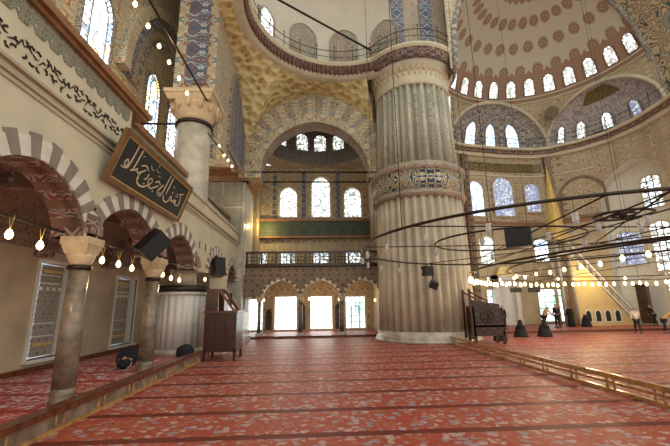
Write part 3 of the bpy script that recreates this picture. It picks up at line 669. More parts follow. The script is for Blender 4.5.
for i,(x,h) in enumerate(((-4.0,2.0),(-1.25,2.4),(1.72,2.4))):
    t=tag(MB().box(x-.24,YB-.08,.3,x+.24,YB,h-.3).lathe(x,YB-.06,[(.0,h+.1),(.02,h),(.24,h-.32)],12).build('wall_niche_panel',WOODC),['brown arched wooden panel left of the first bright far doorway','dark wooden panel between first and second bright far doorways','dark wooden panel between second and third bright far doorways'][i],'panel','wall panels between far doorways')
# marble edging at the foot of the corner
tag(MB().box(-5.2,21.4,.0,-4.6,26.4,.3).box(-5.15,21.4,.3,-4.95,26.4,.45).build('marble_step',MARBLEW),'white marble step at the foot of the far left corner wall','step')
tag(MB().box(-4.95,18.6,.0,-4.5,20.7,2.2).box(-5.0,18.55,2.2,-4.45,20.75,2.3).box(-4.9,18.55,.3,-4.55,18.6,1.0).box(-4.9,18.55,1.15,-4.55,18.6,2.0).build('marble_book_cabinet',MARBLEW),'narrow white cabinet right behind the dark wooden pulpit','cabinet')
# ------------------------------------------------------------------ upper left: outer wall, windows, arches
XU=-9.6
struct('wall_left_end',MB().box(-9.8,26.0,12.1,-5.25,26.6,27),P_ARCH)
wall(PX(XU),.8,30,9.0,27,[],.6,'wall_left_upper',[P_ARCH])
struct('floor_gallery',MB().box(-9.7,.8,7.1,-6.3,26,7.3),CREAM2)
for (c,hw,zl,zs,ri) in ((10.6,.85,11.9,15.0,1.3),(14.2,1.0,12.0,14.9,1.5),(19.7,.78,12.0,14.6,1.1),(22.6,.7,12.0,14.4,1.0)):
    w=window(PX(XU),(c,hw,zl,zs,ri,.35),W_STAIN,P_GREY,.28,.08,-.05)
    Ao=outline(c,hw,zl,zs,ri,.35); Ai=outline(c,hw*.58,zl+.45,zs,ri*.62,.35); g=MB(); PP=PX(XU)
    for i_ in range(len(Ao)):
        a_,b_=Ai[i_],Ai[(i_+1)%len(Ai)]; o_=Ao[i_]
        g.tube([PP(*a_,-.09),PP(*b_,-.09)],.035,6); g.tube([PP(*a_,-.09),PP(*o_,-.09)],.028,6)
    nz=6
    for i_ in range(1,nz):
        z_=zl+.45+(zs-zl-.45)*i_/nz
        for s_ in (-1,1): g.tube([PP(c+s_*hw*.58,z_,-.09),PP(c+s_*hw,z_,-.09)],.028,6)
    for i_ in (1,3,5):
        z_=zl+.45+(zs-zl-.45)*i_/nz; g.tube([PP(c-hw*.58,z_,-.09),PP(c,z_+.35,-.09),PP(c+hw*.58,z_,-.09)],.02,6)
    g.build('window_tracery',plain('plaster_tracery',(.30,.30,.28),.7),w)
c0=(21.0,3.0,12,11.8,4.6,.3)
for i,(off,d,mt) in enumerate(((0,-.1,P_GREY),(.55,-.22,P_ARCH2),(1.1,-.35,P_BLUE),(1.7,-.5,P_ARCH))):
    mb=MB(); voussoirs(mb,PX(XU),(c0[0],c0[1]+off,12,13.6,c0[4]+off,.25),.6,d,0,24,0,0); 
    struct('wall_left_upper_arch',mb,[mt])
# big gallery column
t=thing('large_gallery_column','massive smooth grey marble column with flared capital above the left arcade','column',(-6.4,17.9,7.0))
MB().lathe(-6.4,17.9,[(.92,7.3),(.88,7.6),(.84,11.3)],64).build('shaft',MARBLE,t)
MB().lathe(-6.4,17.9,[(.86,11.3),(.93,11.33),(.93,11.48),(.86,11.5)],64).build('collar',IRON,t)
m=MB().lathe(-6.4,17.9,[(.85,11.5),(.9,11.7),(1.05,12.2),(1.2,12.5)],64)
for k in range(12):
    a=k*PI/6; m.lathe(-6.4+1.08*cos(a),17.9+1.08*sin(a),[(.02,12.0),(.14,12.2),(.2,12.5)],8)
m.box(-7.45,16.85,12.45,-5.35,18.95,12.75,top=1.12).box(-7.62,16.68,12.75,-5.18,19.12,12.95); m.build('capital',CAPM,t)
# wall above the column
struct('wall_left_column_top',MB().box(-7.3,17.0,12.95,-5.2,18.8,27),P_ARCH)
struct('trim_18',MB().box(-6.75,16.92,13.3,-5.65,17.0,27),P_BLUE)
mm=(22.3,2.0,10.9,14.2,2.6,.6)
struct('wall_left_medallion',MB().hexa([(-6.0,18.8,9.7),(-5.2,18.8,9.7),(-5.2,25.9,12.2),(-6.0,25.9,12.2),(-6.0,18.8,27),(-5.2,18.8,27),(-5.2,25.9,27),(-6.0,25.9,27)]),P_ARCH)
mb=MB(); pane(mb,PX(-5.2),(22.3,2.05,11.4,14.6,2.6,.6),-.06); struct('trim_19',mb,P_BLUE)
mb=MB(); frame(mb,PX(-5.2),(22.3,2.05,11.4,14.6,2.6,.6),.3,-.12,0); struct('trim_20',mb,P_ARCH2)
struct('ceiling_left',MB().box(-10,.8,27,-4.9,32,27.4),P_ARCH)
tag(MB().tube([(-9.6,17.9,11.6),(-7.2,17.9,11.6)],.06,8).build('tie_rod',IRON),'short dark tie rod left of the massive column collar','tie rod')
# ------------------------------------------------------------------ corner dome with ring, railing, pendentive
cx,cy,R=1.6,17.6,5.6
mb=MB().lathe(cx,cy,[(R+.15,17.6),(R,17.9),(R-.15,18.1)],96); 
mb=MB().lathe(cx,cy,[(R+.5,18.0),(R+.1,18.05),(R-.05,18.3),(R-.2,18.9),(R-.35,19.05),(R-.35,19.15),(R+.6,19.15)],120,mis=[1,1,0,1,1,1],cap=False,a0=rad(50),a1=rad(300))
struct('trim_21',mb,[P_RUSTB,CREAM])
mb=MB()
for k in range(76):
    a=rad(50)+rad(250)*k/76; mb.lathe(cx+(R-.12)*cos(a),cy+(R-.12)*sin(a),[(.02,18.15),(.1,18.35),(.12,18.75),(.13,18.9)],5)
struct('trim_22',mb,WOODR)
def crn(u,v):
    a=rad(50)+rad(142)*u
    if v<.4: return (cx+(R+.35)*cos(a),cy+(R+.35)*sin(a),19.15+v/.4*3.2)
    w_=(v-.4)/.6*PI/2; return (cx+(R+.35)*cos(w_)*cos(a),cy+(R+.35)*cos(w_)*sin(a),22.35+5*sin(w_))
struct('ceiling_corner_dome',MB().surf(crn,96,24),MEDX)
railing('iron_railing','iron railing around the rim of the corner dome',[(cx+(R-.15)*cos(a),cy+(R-.15)*sin(a),19.15) for a in [rad(52+3.4*i) for i in range(73)]],1.0,False,4)
PR=arab('painted_drum_arch',[(.50,.42,.32),(.34,.11,.07),(.50,.43,.33),(.10,.22,.18)],5,7)
for k in range(12):
    a=2*PI*k/12+.08
    P=lambda u,z,d:(cx+(R+.35+d)*sin(u),cy+(R+.35+d)*cos(u),z)
    if cos(a)<-.15 or sin(a)>.62: continue
    if k!=10:
        mb=MB(); pane(mb,P,(a,.15,19.5,21.2,1.1,.3),-.06); frame(mb,P,(a,.15,19.5,21.2,1.1,.3),.03,-.1,0); struct('trim_%d'%(30+k),mb,PR)
    else: window(P,(a,.1,19.6,21.0,.7,.3),W_DRUM,PR,.03,.08,-.03)
# pendentive surfaces (north-left corner and spandrel to the pier), lofted between square and ring
XL,XR,YF=-5.2,8.4,25.0
def square_pt(a):
    c,s=cos(a),sin(a)
    tx=(XR-cx)/c if c>0 else ((XL-cx)/c if c<0 else 1e9); ty=(YF-cy)/s if s>0 else ((10.2-cy)/s if s<0 else 1e9)
    t_=min(abs(tx),abs(ty)); return cx+c*t_,cy+s*t_
def pz(x,y):
    if abs(y-YF)<.01: q=min(1,abs(x+.1)/5.3); return 11.9+5.95*math.sqrt(max(0,1-q*q))
    if abs(x-XL)<.01: q=min(1,abs(y-cy)/7.4); return 11.9+5.95*math.sqrt(max(0,1-q*q))
    if abs(x-XR)<.01: q=min(1,abs(y-cy)/7.4); return 11.9+5.95*math.sqrt(max(0,1-q*q))
    q=min(1,abs(x-cx)/7); return 11.9+5.95*math.sqrt(max(0,1-q*q))
def pend(u,v):
    a=rad(70)+rad(205)*u; X,Y=square_pt(a); Z=pz(X,Y); rx,ry,rz_=cx+(R+.3)*cos(a),cy+(R+.3)*sin(a),18.05
    w_=v; b=.12*sin(PI*v)*(18.05-Z); return (X*(1-w_)+rx*w_-b*cos(a)*-.6,Y*(1-w_)+ry*w_+b*sin(a)*.6,Z+(rz_-Z)*(v**1.15))
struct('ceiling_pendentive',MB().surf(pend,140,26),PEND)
# ------------------------------------------------------------------ semi-dome hall on the right
SX,SY=18.8,25.3
prof=[(9.4,17.6),(9.3,20.5),(8.9,22.3),(8.45,23.6),(7.9,25.2),(7.1,26.6),(5.9,27.9),(4.3,29.0),(2.3,29.8),(0,30.1)]
def pr(z):
    for (r1,z1),(r2,z2) in zip(prof,prof[1:]):
        if z1<=z<=z2: return r1+(r2-r1)*(z-z1)/(z2-z1)
    return 0
zs0=22.4
def semi(u,v):
    z=zs0+(30.1-zs0)*sin(v*PI/2); r=pr(z) if v<1 else 0; a=-PI/2+PI*u
    return (SX+r*sin(a),SY+r*cos(a),z)
struct('ceiling_semi_dome',MB().surf(semi,96,30,uv=True),MEDD)
def PD(u,z,d): r=pr(z)+d; return (SX+r*sin(u),SY+r*cos(u),z)
mb=MB()
for zz in (22.45,22.9): mb.tube([PD(-PI/2+PI*i/60,zz,-.05) for i in range(61)],.09,6)
struct('trim_45',mb,CREAM)
for k in range(13):
    a=rad(-62+k*12.2)
    window(PD,(a,.052,23.15,24.25,.5,.2),W_DRUM,P_BROWN,.016,.08,-.04)
# ledge plan (z=17.5)
LP=[(9.7,27.0),(10.3,31.0),(13.6,33.2),(15,33.6),(18.9,34.3),(22.2,34.5),(23.9,34.0),(26.0,32.3),(27.4,30.3),(28.0,27.7),(27.8,24.6),(27.0,21.5)]
# exedra shells: spandrel loft between mouth arch and drum ring, and recessed lunette
def arcpts(P0,P1,zap,z0,n=28):
    out=[]
    for i in range(n+1):
        t_=i/n; x=-cos(PI*t_); X=P0[0]+(P1[0]-P0[0])*(x+1)/2; Y=P0[1]+(P1[1]-P0[1])*(x+1)/2
        out.append((X,Y,z0+(zap-z0)*math.sqrt(max(0,1-x*x))))
    return out
def exedra(P0,P1,zap,depth,name,shellmat):
    z0=17.7; A=arcpts(P0,P1,zap,z0,32); mb=MB()
    # spandrel up to ring
    nx,ny=(P1[1]-P0[1]),-(P1[0]-P0[0]); L=math.hypot(nx,ny); nx/=-L; ny/=-L
    def sp(u,v):
        i=min(int(u*32),31); f=u*32-i; a=[A[i][k]*(1-f)+A[i+1][k]*f for k in range(3)]
        ang=math.atan2(a[0]-SX,a[1]-SY); r=pr(zs0); top=(SX+r*sin(ang),SY+r*cos(ang),zs0)
        return tuple(a[k]*(1-v)+top[k]*v for k in range(3))
    mb.surf(sp,64,6); struct(name+'_spandrel',mb,P_TAN)
    mx,my=(P0[0]+P1[0])/2,(P0[1]+P1[1])/2; hw=math.hypot(P1[0]-P0[0],P1[1]-P0[1])/2; tx,ty=(P1[0]-P0[0])/2/hw,(P1[1]-P0[1])/2/hw
    def sh(u,v):
        # quarter ellipsoid behind the mouth
        a=PI*u; w_=v*PI/2; zz=z0+(zap-z0)*sin(w_); s=cos(w_)
        e=-cos(a)*s*hw; d_=sin(a)*s*depth
        return (mx+tx*e+nx*d_,my+ty*e+ny*d_,zz)
    struct(name+'_shell',MB().surf(sh,48,16),shellmat)
    mb=MB(); mb.tube([(p[0]-nx*.05,p[1]-ny*.05,p[2]) for p in A],.16,8); struct(name+'_rim',mb,CREAM)
    def PS(e,z,d):   # on shell: e=angle param 0..pi
        s=math.sqrt(max(0,1-((z-z0)/(zap-z0))**2)); ee=-cos(e)*s*hw; dd=sin(e)*s*depth+d
        return (mx+tx*ee+nx*dd,my+ty*ee+ny*dd,z)
    return PS
PA=exedra((13.2,32.6),(23.9,33.95),22.3,1.8,'ceiling_left_exedra',P_GREY)
mb=MB().surf(lambda u,v:((9.6,13.2)[0]*(1-u)+13.2*u,27.0*(1-u)+32.6*u,17.6+5.2*v),4,4,sm=False); struct('wall_far_spandrel',mb,P_TAN)
PB=exedra((23.9,33.95),(27.9,25.0),22.0,2.2,'ceiling_right_exedra',P_LILAC)
for e in (rad(61),rad(90),rad(119)):
    window(PA,(e,.13 if e!=rad(90) else .10,17.9,19.7,.9,.3),W_BLUE,P_GREY,.03,.08,-.05)
for e in (30,58,87,118): window(PB,(rad(e),.085,18.1,19.2,.5,.3),W_DRUM if e!=118 else W_BLUED,P_GREY,.05,.08,-.05)
# crown medallion and roundels
def roundel(c,n,r,mats,name='trim_50'):
    n=Vector(n).normalized(); a=n.cross(Vector((0,0,1))).normalized(); b=n.cross(a); mb=MB(); c=Vector(c)
    ring=[mb.V(c+n*.08+(cos(k*PI/12)*a+sin(k*PI/12)*b)*r) for k in range(24)]; ring0=[mb.V(c-n*.1+(cos(k*PI/12)*a+sin(k*PI/12)*b)*r) for k in range(24)]
    mb.poly(ring); [mb.quad(ring0[k],ring0[(k+1)%24],ring[(k+1)%24],ring[k]) for k in range(24)]
    o=mb.build(name,mats); return o
for i,(px3,nn) in enumerate((((23.6,32.2,20.7),(-.5,-1,-.1)),((12.75,31.7,20.6),(.85,-.55,-.05)))):
    tag(roundel(px3,nn,.62,plain('dark_gold_medallion',(.13,.095,.03),.4,var=.5,scale=6),'round_calligraphy_medallion'),['round dark gold calligraphy medallion between the two exedrae','small round gold medallion beside the top of the great pier'][i],'medallion','round wall medallions')
mb=MB().surf(lambda u,v:PB(rad(90)+rad(60)*(u-.5),20.9+.9*v,-.12),12,4); struct('trim_51',mb,P_GOLDD)
# ledge, walls under it
def LPT(s):
    i=min(int(s),len(LP)-2); f=s-i; return (LP[i][0]*(1-f)+LP[i+1][0]*f,LP[i][1]*(1-f)+LP[i+1][1]*f)
acc=[0]
for a,b in zip(LP,LP[1:]): acc.append(acc[-1]+math.hypot(b[0]-a[0],b[1]-a[1]))
def PLW(u,z,d):
    u=max(0,min(acc[-1]-1e-6,u))
    for i in range(len(LP)-1):
        if acc[i]<=u<=acc[i+1]:
            f=(u-acc[i])/(acc[i+1]-acc[i]); a,b=LP[i],LP[i+1]; tx,ty=(b[0]-a[0]),(b[1]-a[1]); L=math.hypot(tx,ty); nx,ny=-ty/L,tx/L
            return (a[0]+tx*f+nx*d,a[1]+ty*f+ny*d,z)
def ULP(px,py):
    """pixel of a feature on this wall -> arclength and height (survey helper)"""
    d=fw+(px-335)/F*rr-(py-223)/F*uu
    for i in range(len(LP)-1):
        a,b=Vector(LP[i]),Vector(LP[i+1]); e=b-a; den=d.x*e.y-d.y*e.x
        if abs(den)<1e-9: continue
        t_=(a.x*e.y-a.y*e.x)/den; s=(a.x*d.y-a.y*d.x)/den
        if t_>0 and 0<=s<=1: return acc[i]+s*(acc[i+1]-acc[i]),H+d.z*t_
u1_,_=ULP(604,220); uE=acc[-1]
big=(u1_+2.9,2.9,-.1,12.2,2.6,.2)
wall(PLW,0,uE,.15,17.5,[(big[0],2.9,.15,11.3,3.0,.2)],1.4,'wall_far_hall',[P_TAN,plain('white_plaster_reveal',(.66,.64,.57),.7,var=.05)],0,1,du=.8)
# lower marble facing of that wall
def band(z0,z1,d0,d1,name,mt,ua=0,ub=None):
    mb=MB(); ub=ub or uE; n=60
    for i in range(n):
        a=ua+(ub-ua)*i/n; b=ua+(ub-ua)*(i+1)/n
        mb.hexa([PLW(a,z0,d0),PLW(b,z0,d0),PLW(b,z0,d1),PLW(a,z0,d1),PLW(a,z1,d0),PLW(b,z1,d0),PLW(b,z1,d1),PLW(a,z1,d1)])
    return struct(name,mb,mt)
band(17.3,17.55,-.75,.2,'trim_60',CREAM); band(16.95,17.3,-.5,.2,'trim_61',P_RUSTB); band(16.6,16.95,-.3,.2,'trim_62',CREAM)
ua,ub=ULP(461,170)[0],ULP(541,170)[0]
band(15.1,16.0,-.12,0,'trim_63',P_GOLDD,ua,ub)
band(9.6,9.85,-.2,0,'trim_64',WOOD,0,u1_); band(14.6,14.75,-.1,0,'trim_65',CREAM,0,u1_)
band(.15,7.6,-.06,0,'wall_far_hall_marble',plain('warm_marble_facing',(.55,.44,.29),.35,var=.15,scale=1),0,u1_)
band(7.6,9.6,-.05,0,'wall_far_hall_tiles',CREAM2,0,u1_)
rail_pts=[PLW(uE*i/90,17.55,-.6) for i in range(91)]
railing('iron_railing','long thin iron railing along the ledge below the exedrae',rail_pts,1.0,False,6)
for (px,py0,py1,wpx,gm) in ((477,216,182,15,W_BLUED),(505,216,178,19,W_BLUED),(534,212,184,14,W_BLUED)):
    u,zb=ULP(px,py0); _,zt=ULP(px,py1); hw=(ULP(px+wpx/2,py0)[0]-ULP(px-wpx/2,py0)[0])/2
    window(PLW,(u,hw,zb,zt-hw,hw,.35),gm if px!=477 else W_BLUE,P_TAN,.2,.1,-.08)
for (px,py0,py1,wpx,gm) in ((488,264,237,13,W_DRUM),(543,262,240,12,W_STAIN),(612,258,228,14,W_BLUED)):
    u,zb=ULP(px,py0); _,zt=ULP(px,py1)
    hw=.75
    if px<604: window(PLW,(u,hw,zb,zt-.3,.3,.2),gm,CREAM,.12,.1,-.08)
# pilasters
for px in (463,547):
    u,_=ULP(px,170); mb=MB(); mb.hexa([PLW(u-.3,.15,-.45),PLW(u+.3,.15,-.45),PLW(u+.3,.15,.1),PLW(u-.3,.15,.1),PLW(u-.3,16.6,-.45),PLW(u+.3,16.6,-.45),PLW(u+.3,16.6,.1),PLW(u-.3,16.6,.1)]); struct('trim_66',mb,P_BROWN)
# recess of big white arch: back wall with windows
def PBK(u,z,d): return PLW(u,z,1.4+d)
mb=MB().surf(lambda u,v:PLW(big[0]-3.2+6.4*u,.15+14.6*v,1.4),12,1,sm=False); struct('wall_far_recess',mb,plain('white_plaster',(.70,.68,.62),.7,var=.05))
for (cu,zl,zs,gm,hw) in ((big[0]-1.9,5.3,7.9,W_BLUED,.7),(big[0]+.35,4.6,8.3,W_WHITE,.75),(big[0]+.35,10.0,12.4,W_WHITE,.75),(big[0]+2.2,4.6,8.3,W_WHITE,.6),(big[0]+2.1,10.0,11.8,W_WHITE,.6),(big[0]+.9,.6,3.6,W_WHITE,.8)):
    window(PBK,(cu,hw,zl,zs,.4,.3),gm,CREAM,.15,.1,-.08,bars=(3,6,.03))
# blind arch drawn on the far wall between pilaster and recess
u,_=ULP(580,180); mb=MB(); frame(mb,PLW,(u,1.7,10.2,12.3,1.6,.2),.25,-.12,0); struct('trim_67',mb,P_BROWN)
# bright doorways low in the far wall
for (px,w_) in ((496,.8),(548,.85),(557,.5)):
    u,_=ULP(px,310); window(PLW,(u,w_,.4,3.3,0,0),W_DOOR,CREAM,.12,.12,-.08,bars=(3,5,.03))
# great arch toward the central dome
GA=[(SX+r*s,z) for s,seq in ((-1,prof),(1,prof[::-1])) for r,z in seq]
def great(u,v):
    k=u*(len(GA)-1); i=min(int(k),len(GA)-2); f=k-i; x=GA[i][0]*(1-f)+GA[i+1][0]*f; z=GA[i][1]*(1-f)+GA[i+1][1]*f
    return (x,SY+.02-4.0*v,z)
struct('wall_great_arch_soffit',MB().surf(great,120,6),arab('great_arch_scroll',[(.58,.47,.30),(.09,.11,.09),(.56,.45,.28),(.26,.12,.06),(.60,.50,.33)],1.3,8,cell=.45,med=((.20,.22,.20),(.34,.30,.24))))
mb=MB(); mb.tube([great(i/120,.02) for i in range(121)],.22,6); mb.tube([great(i/120,.98) for i in range(121)],.22,6); struct('trim_70',mb,P_GREY)
# outer wall face above/beside great arch
mb=MB(); n=60
for i in range(n):
    a=great(i/n,1); b=great((i+1)/n,1)
    def outp(p): 
        dx,dz=p[0]-SX,p[2]-17.0; s=max(abs(dx)/(15 if dx>0 else 9.75),abs(dz)/19,1e-3); return (SX+dx/s,p[1],17.0+dz/s)
    ia=[mb.V(a),mb.V(b),mb.V(outp(b)),mb.V(outp(a))]; mb.quad(*ia)
struct('wall_great_arch_face',mb,P_ARCH)
struct('wall_right',MB().box(28.4,20.4,0,34,25.5,17.6),P_TAN)
# ------------------------------------------------------------------ mihrab and minbar
t=thing('mihrab_niche','tall pale marble prayer niche in the far wall beyond the seated women','niche',(17.3,33.6,.15))
MB().box(16.2,33.1,.15,16.6,33.7,4.6).box(18.1,33.1,.15,18.5,33.7,4.6).box(16.2,33.1,4.0,18.5,33.7,4.6).build('surround',MARBLEW,t)
MB().surf(lambda u,v:(17.35+.75*cos(PI*u),33.2+.45*sin(PI*u),.15+3.85*v),16,2).build('niche_back',MARBLEW,t)
MB().box(16.5,33.1,4.6,18.2,33.6,5.4,top=.5).build('crown',GOLD,t)
t=thing('marble_minbar','pale marble stair pulpit with diagonal balustrade and conical gilded canopy','minbar',(23.5,31,.15))
yy0,yy1=30.6,31.7
STONEY=plain('honey_marble',(.62,.46,.22),.4,var=.1,scale=1.5)
b=MB(); b.hexa([(21.3,yy0,.15),(27.2,yy0,.15),(27.2,yy1,.15),(21.3,yy1,.15),(21.3,yy0,5.0),(21.9,yy0,5.0),(21.9,yy1,5.0),(21.3,yy1,5.0)]); 
MB().hexa([(22.0,yy0,.15),(26.7,yy0,.15),(26.7,yy1,.15),(22.0,yy1,.15),(22.0,yy0,6.1),(22.2,yy0,6.1),(22.2,yy1,6.1),(22.0,yy1,6.1)]).build('stair_side',STONEY,t)
def dg(x0,z0,x1,z1,w,ya,yb,mat,nm): MB().hexa([(x0,ya,z0),(x0,yb,z0),(x1,yb,z1),(x1,ya,z1),(x0,ya,z0+w),(x0,yb,z0+w),(x1,yb,z1+w),(x1,ya,z1+w)]).build(nm,mat,t)
dg(21.9,7.2,27.0,.95,.22,yy0-.05,yy0+.15,MARBLEW,'hand_rail'); dg(21.9,6.2,27.0,.2,.22,yy0-.05,yy0+.15,MARBLEW,'stringer')
for k in range(9):
    x=22.3+k*.52; z=6.3-(x-21.9)*1.18; MB().box(x-.06,yy0,z,x+.06,yy0+.1,z+1.0).build('baluster',MARBLE,t)
for k in range(4):
    x=22.75+k*.85; m=MB(); pane(m,PY(yy0),(x,.22,.5,1.1,.3,.3),-.03,0,.02); ao_=m.build('arched_opening',GRILLE,t)
    m=MB(); frame(m,PY(yy0),(x,.22,.5,1.1,.3,.3),.08,-.06,0); m.build('opening_frame',MARBLEW,ao_)
for x in (20.9,21.9):
    for y in (yy0+.1,yy1-.1): MB().lathe(x,y,[(.14,.15),(.14,7.6)],12).build('canopy_post',MARBLE,t)
MB().box(20.7,yy0-.1,6.1,22.1,yy1+.1,6.3).build('landing',MARBLEW,t)
MB().box(20.7,yy0-.1,7.5,22.1,yy1+.1,8.0).build('canopy_box',GOLD,t)
MB().lathe(21.4,31.15,[(.75,8.0),(.7,8.5),(.62,9.6),(.3,12.2),(.05,14.2),(.0,14.6)],12,sm=False).build('canopy_cone',plain('gilded_cone',(.60,.42,.12),.45,.2),t)
# door panel dark right of minbar
tag(MB().box(27.2,29.5,.3,27.5,30.5,3.3).box(27.1,29.4,3.3,27.5,30.6,3.5).build('dark_wooden_door',WOODC),'dark carved door leaf at the foot of the minbar stairs','door')
# ------------------------------------------------------------------ chandeliers
def ringpts(cx,cy,r,z,n=72): return [(cx+r*cos(2*PI*i/n),cy+r*sin(2*PI*i/n),z) for i in range(n)]
t=thing('ring_chandelier','huge black iron ring chandelier with clear glass lamps hung before the pier','chandelier',(8.7,13.2,4.3))
MB().tube(ringpts(8.7,13.2,7.0,4.3,96),.042,8,closed=True).build('outer_ring',IRON,t)
MB().tube(ringpts(6.6,12.3,2.4,4.3,48),.032,6,closed=True).build('inner_ring',IRON,t)
MB().tube(ringpts(7.72,8.6,.62,4.3,32),.035,6,closed=True).build('centre_ring',IRON,t)
MB().tube(ringpts(7.72,8.6,.28,4.3,24),.03,6,closed=True).build('centre_ring',IRON,t)
MB().lathe(7.72,8.6,[(.0,4.2),(.09,4.24),(.09,4.36),(.0,4.4)],16).build('hub',IRON,t)
def zc(x,y): return 4.3
for a,b in (((8.4,20.1),(5.9,6.9)),((7.5,14.6),(7.64,6.3)),((11.3,19.7),(10.0,6.3)),((2.6,9.8),(15.0,10.3)),((1.8,13.5),(15.6,13.0)),((9.6,20.1),(7.0,6.4)),((13.2,18.5),(6.9,6.4)),((5.9,19.6),(13.5,8.2)),((8.3,6.2),(8.9,20.2))):
    MB().tube([(*a,4.3),(*b,4.3)],.02,6).build('strut',IRON,t)
def clear_lamp(x,y,z,h=.32):
    w_=MB().tube([(x,y,z),(x,y,z-h)],.008,4).build('lamp_wire',IRON,t)
    MB().lathe(x,y,[(.0,z-h-.22),(.05,z-h-.2),(.07,z-h-.1),(.055,z-h-.02),(.075,z-h+.03)],12).build('glass_lamp',BULBG,w_)
for k in range(26):
    a=2*PI*k/26+.1; clear_lamp(8.7+7*cos(a),13.2+7*sin(a),4.3,.35)
for x,y in ((4.3,13),(5.0,10.7),(6.6,9.95),(8.6,11.2),(7.2,14.6),(7.72,7.98),(8.3,8.8),(7.1,8.7)): clear_lamp(x,y,4.3,.2)
for a in (.5,1.6,2.6,3.6,4.7,5.7):
    x,y=8.7+7*cos(a),13.2+7*sin(a); MB().tube([(x,y,4.3),(x,y,30)],.012,4).build('suspension_wire',IRON,t)
t=thing('ring_chandelier','wider low ring chandelier with rows of lit warm lamps in the domed hall','chandelier',(17,12,3.4))
CR=11.0
MB().tube(ringpts(17,12,CR,3.45,140),.035,6,closed=True).build('outer_ring',IRON,t)
MB().tube(ringpts(17,12,CR-1.6,3.6,120),.03,6,closed=True).build('inner_ring',IRON,t)
for k in range(10):
    a=2*PI*k/10; MB().tube([(17+CR*cos(a),12+CR*sin(a),3.45),(17+3*cos(a),12+3*sin(a),4.0)],.018,6).build('strut',IRON,t)
    MB().tube([(17+CR*cos(a),12+CR*sin(a),3.45),(17+CR*cos(a),12+CR*sin(a),30)],.012,4).build('suspension_wire',IRON,t)
lampmb=MB()
def lampmesh(z0): return MB().lathe(0,0,[(.0,z0-.17),(.05,z0-.14),(.07,z0-.07),(.05,z0-.01),(.03,z0+.03),(.0,z0+.04)],10)
base=None
def lit(x,y,z,parent,s=1.0):
    global base
    if base is None:
        base=lampmesh(0).build('lit_lamp',BULB,None); o=base
    else: o=base.copy(); COL.objects.link(o)
    o.parent=parent; o.location=Vector((x,y,z))-parent.location; o.scale=(s,s,s); return o
na=0
for k in range(150):
    a=2*PI*k/150+random.uniform(-.01,.01); x,y=17+CR*cos(a),12+CR*sin(a)
    if y<15.5: continue
    if na<72: lit(x,y,3.30+random.uniform(-.06,.06),t,1.2); na+=1
for k in range(40):
    a=2*PI*k/40; x,y=17+(CR-1.6)*cos(a),12+(CR-1.6)*sin(a)
    if y>16 and k%3==0 and na<98: lit(x,y,3.55,t,.9); na+=1
t1=[o for o in bpy.data.objects if o.name=='ring_chandelier'][0]
for (px,py) in ((488,278),(500,279),(514,277),(525,276),(536,273),(550,271),(564,268),(581,265),(600,262),(622,256),(648,252)):
    d=fw+(px-335)/F*rr-(py-223)/F*uu; q=(3.8-H)/d.z; lit(d.x*q,d.y*q,3.8,t1,1.15)
    MB().tube([(d.x*q,d.y*q,3.8),(d.x*q,d.y*q,4.3)],.008,4).build('lamp_wire',IRON,t1)
# rod with larger hanging lamps in the left arcade
def hang_lamp(y,z,label,x=-5.75,drop=.35,grp='pendant lamps along the left arcade'):
    l=thing('pendant_lamp',label,'lamp',(x,y,z),grp)
    MB().tube([(x-.05,y,z+drop),(x,y,z+.08)],.008,4).tube([(x+.05,y,z+drop),(x,y,z+.08)],.008,4).build('chain',GOLD,l)
    o=lit(x,y,z+.05,l,.95)
    return l
LB=['bare lit lamp hanging by the left picture edge above the shutter window','lit lamp left of the nearest column capital','first of three lit lamps just right of nearest column capital','middle of three lit lamps between the two arcade columns','third of three lit lamps, nearest the tilted black loudspeaker','first of three lit lamps over the fluted marble drum','middle of three lit lamps over the fluted marble drum','third of three lit lamps over the fluted marble drum','lit lamp beside the wooden pulpit top']
for (y,z),lb in zip(((6.98,3.6),(7.78,3.52),(10.03,3.48),(10.86,3.47),(11.65,3.43),(13.97,3.42),(14.78,3.35),(15.66,3.33),(19.17,3.6)),LB): hang_lamp(y,z,lb)
for (a,b,lb) in ((4.9,8.5,'near thin iron rod across the first left arch'),(9.3,12.7,'iron rod across the second left arch behind loudspeaker'),(13.4,16.9,'iron rod across the third left arch above fluted drum'),(19.2,22,'iron rod across the fourth left arch behind pulpit')):
    tag(MB().tube([(-5.8,a,3.93),(-5.8,b,3.93)],.035,6).build('tie_rod',IRON),lb,'tie rod')
# string of lamps high on left
t=thing('lamp_string','slanting iron bar with round lit bulbs in front of the massive column','lamp string',(-5.6,12.5,11.9))
MB().tube([(-5.45,8.5,12.0),(-5.45,16.7,12.25)],.05,6).build('bar',IRON,t)
for (px,py) in ((135,5),(148,27),(159,47),(169,63),(179,79),(187,94)):
    d=fw+(px-335)/F*rr-(py-223)/F*uu; q=-5.45/d.x; lit(-5.45,d.y*q,H+d.z*q+.1,t,.95)
t=thing('lamp_string','short line of lit bulbs right of the massive column','lamp string',(-5.3,20,9.5))
MB().tube([(-4.95,15.6,9.95),(-4.95,21.6,10.4),(-5.0,21.8,10.7),(-5.35,21.9,11.1)],.03,6).build('bar',IRON,t)
for (px,py) in ((219,147),(224,156),(228,161),(232,167)):
    d=fw+(px-335)/F*rr-(py-223)/F*uu; q=-4.95/d.x; lit(-4.95,d.y*q,H+d.z*q+.1,t,.9)
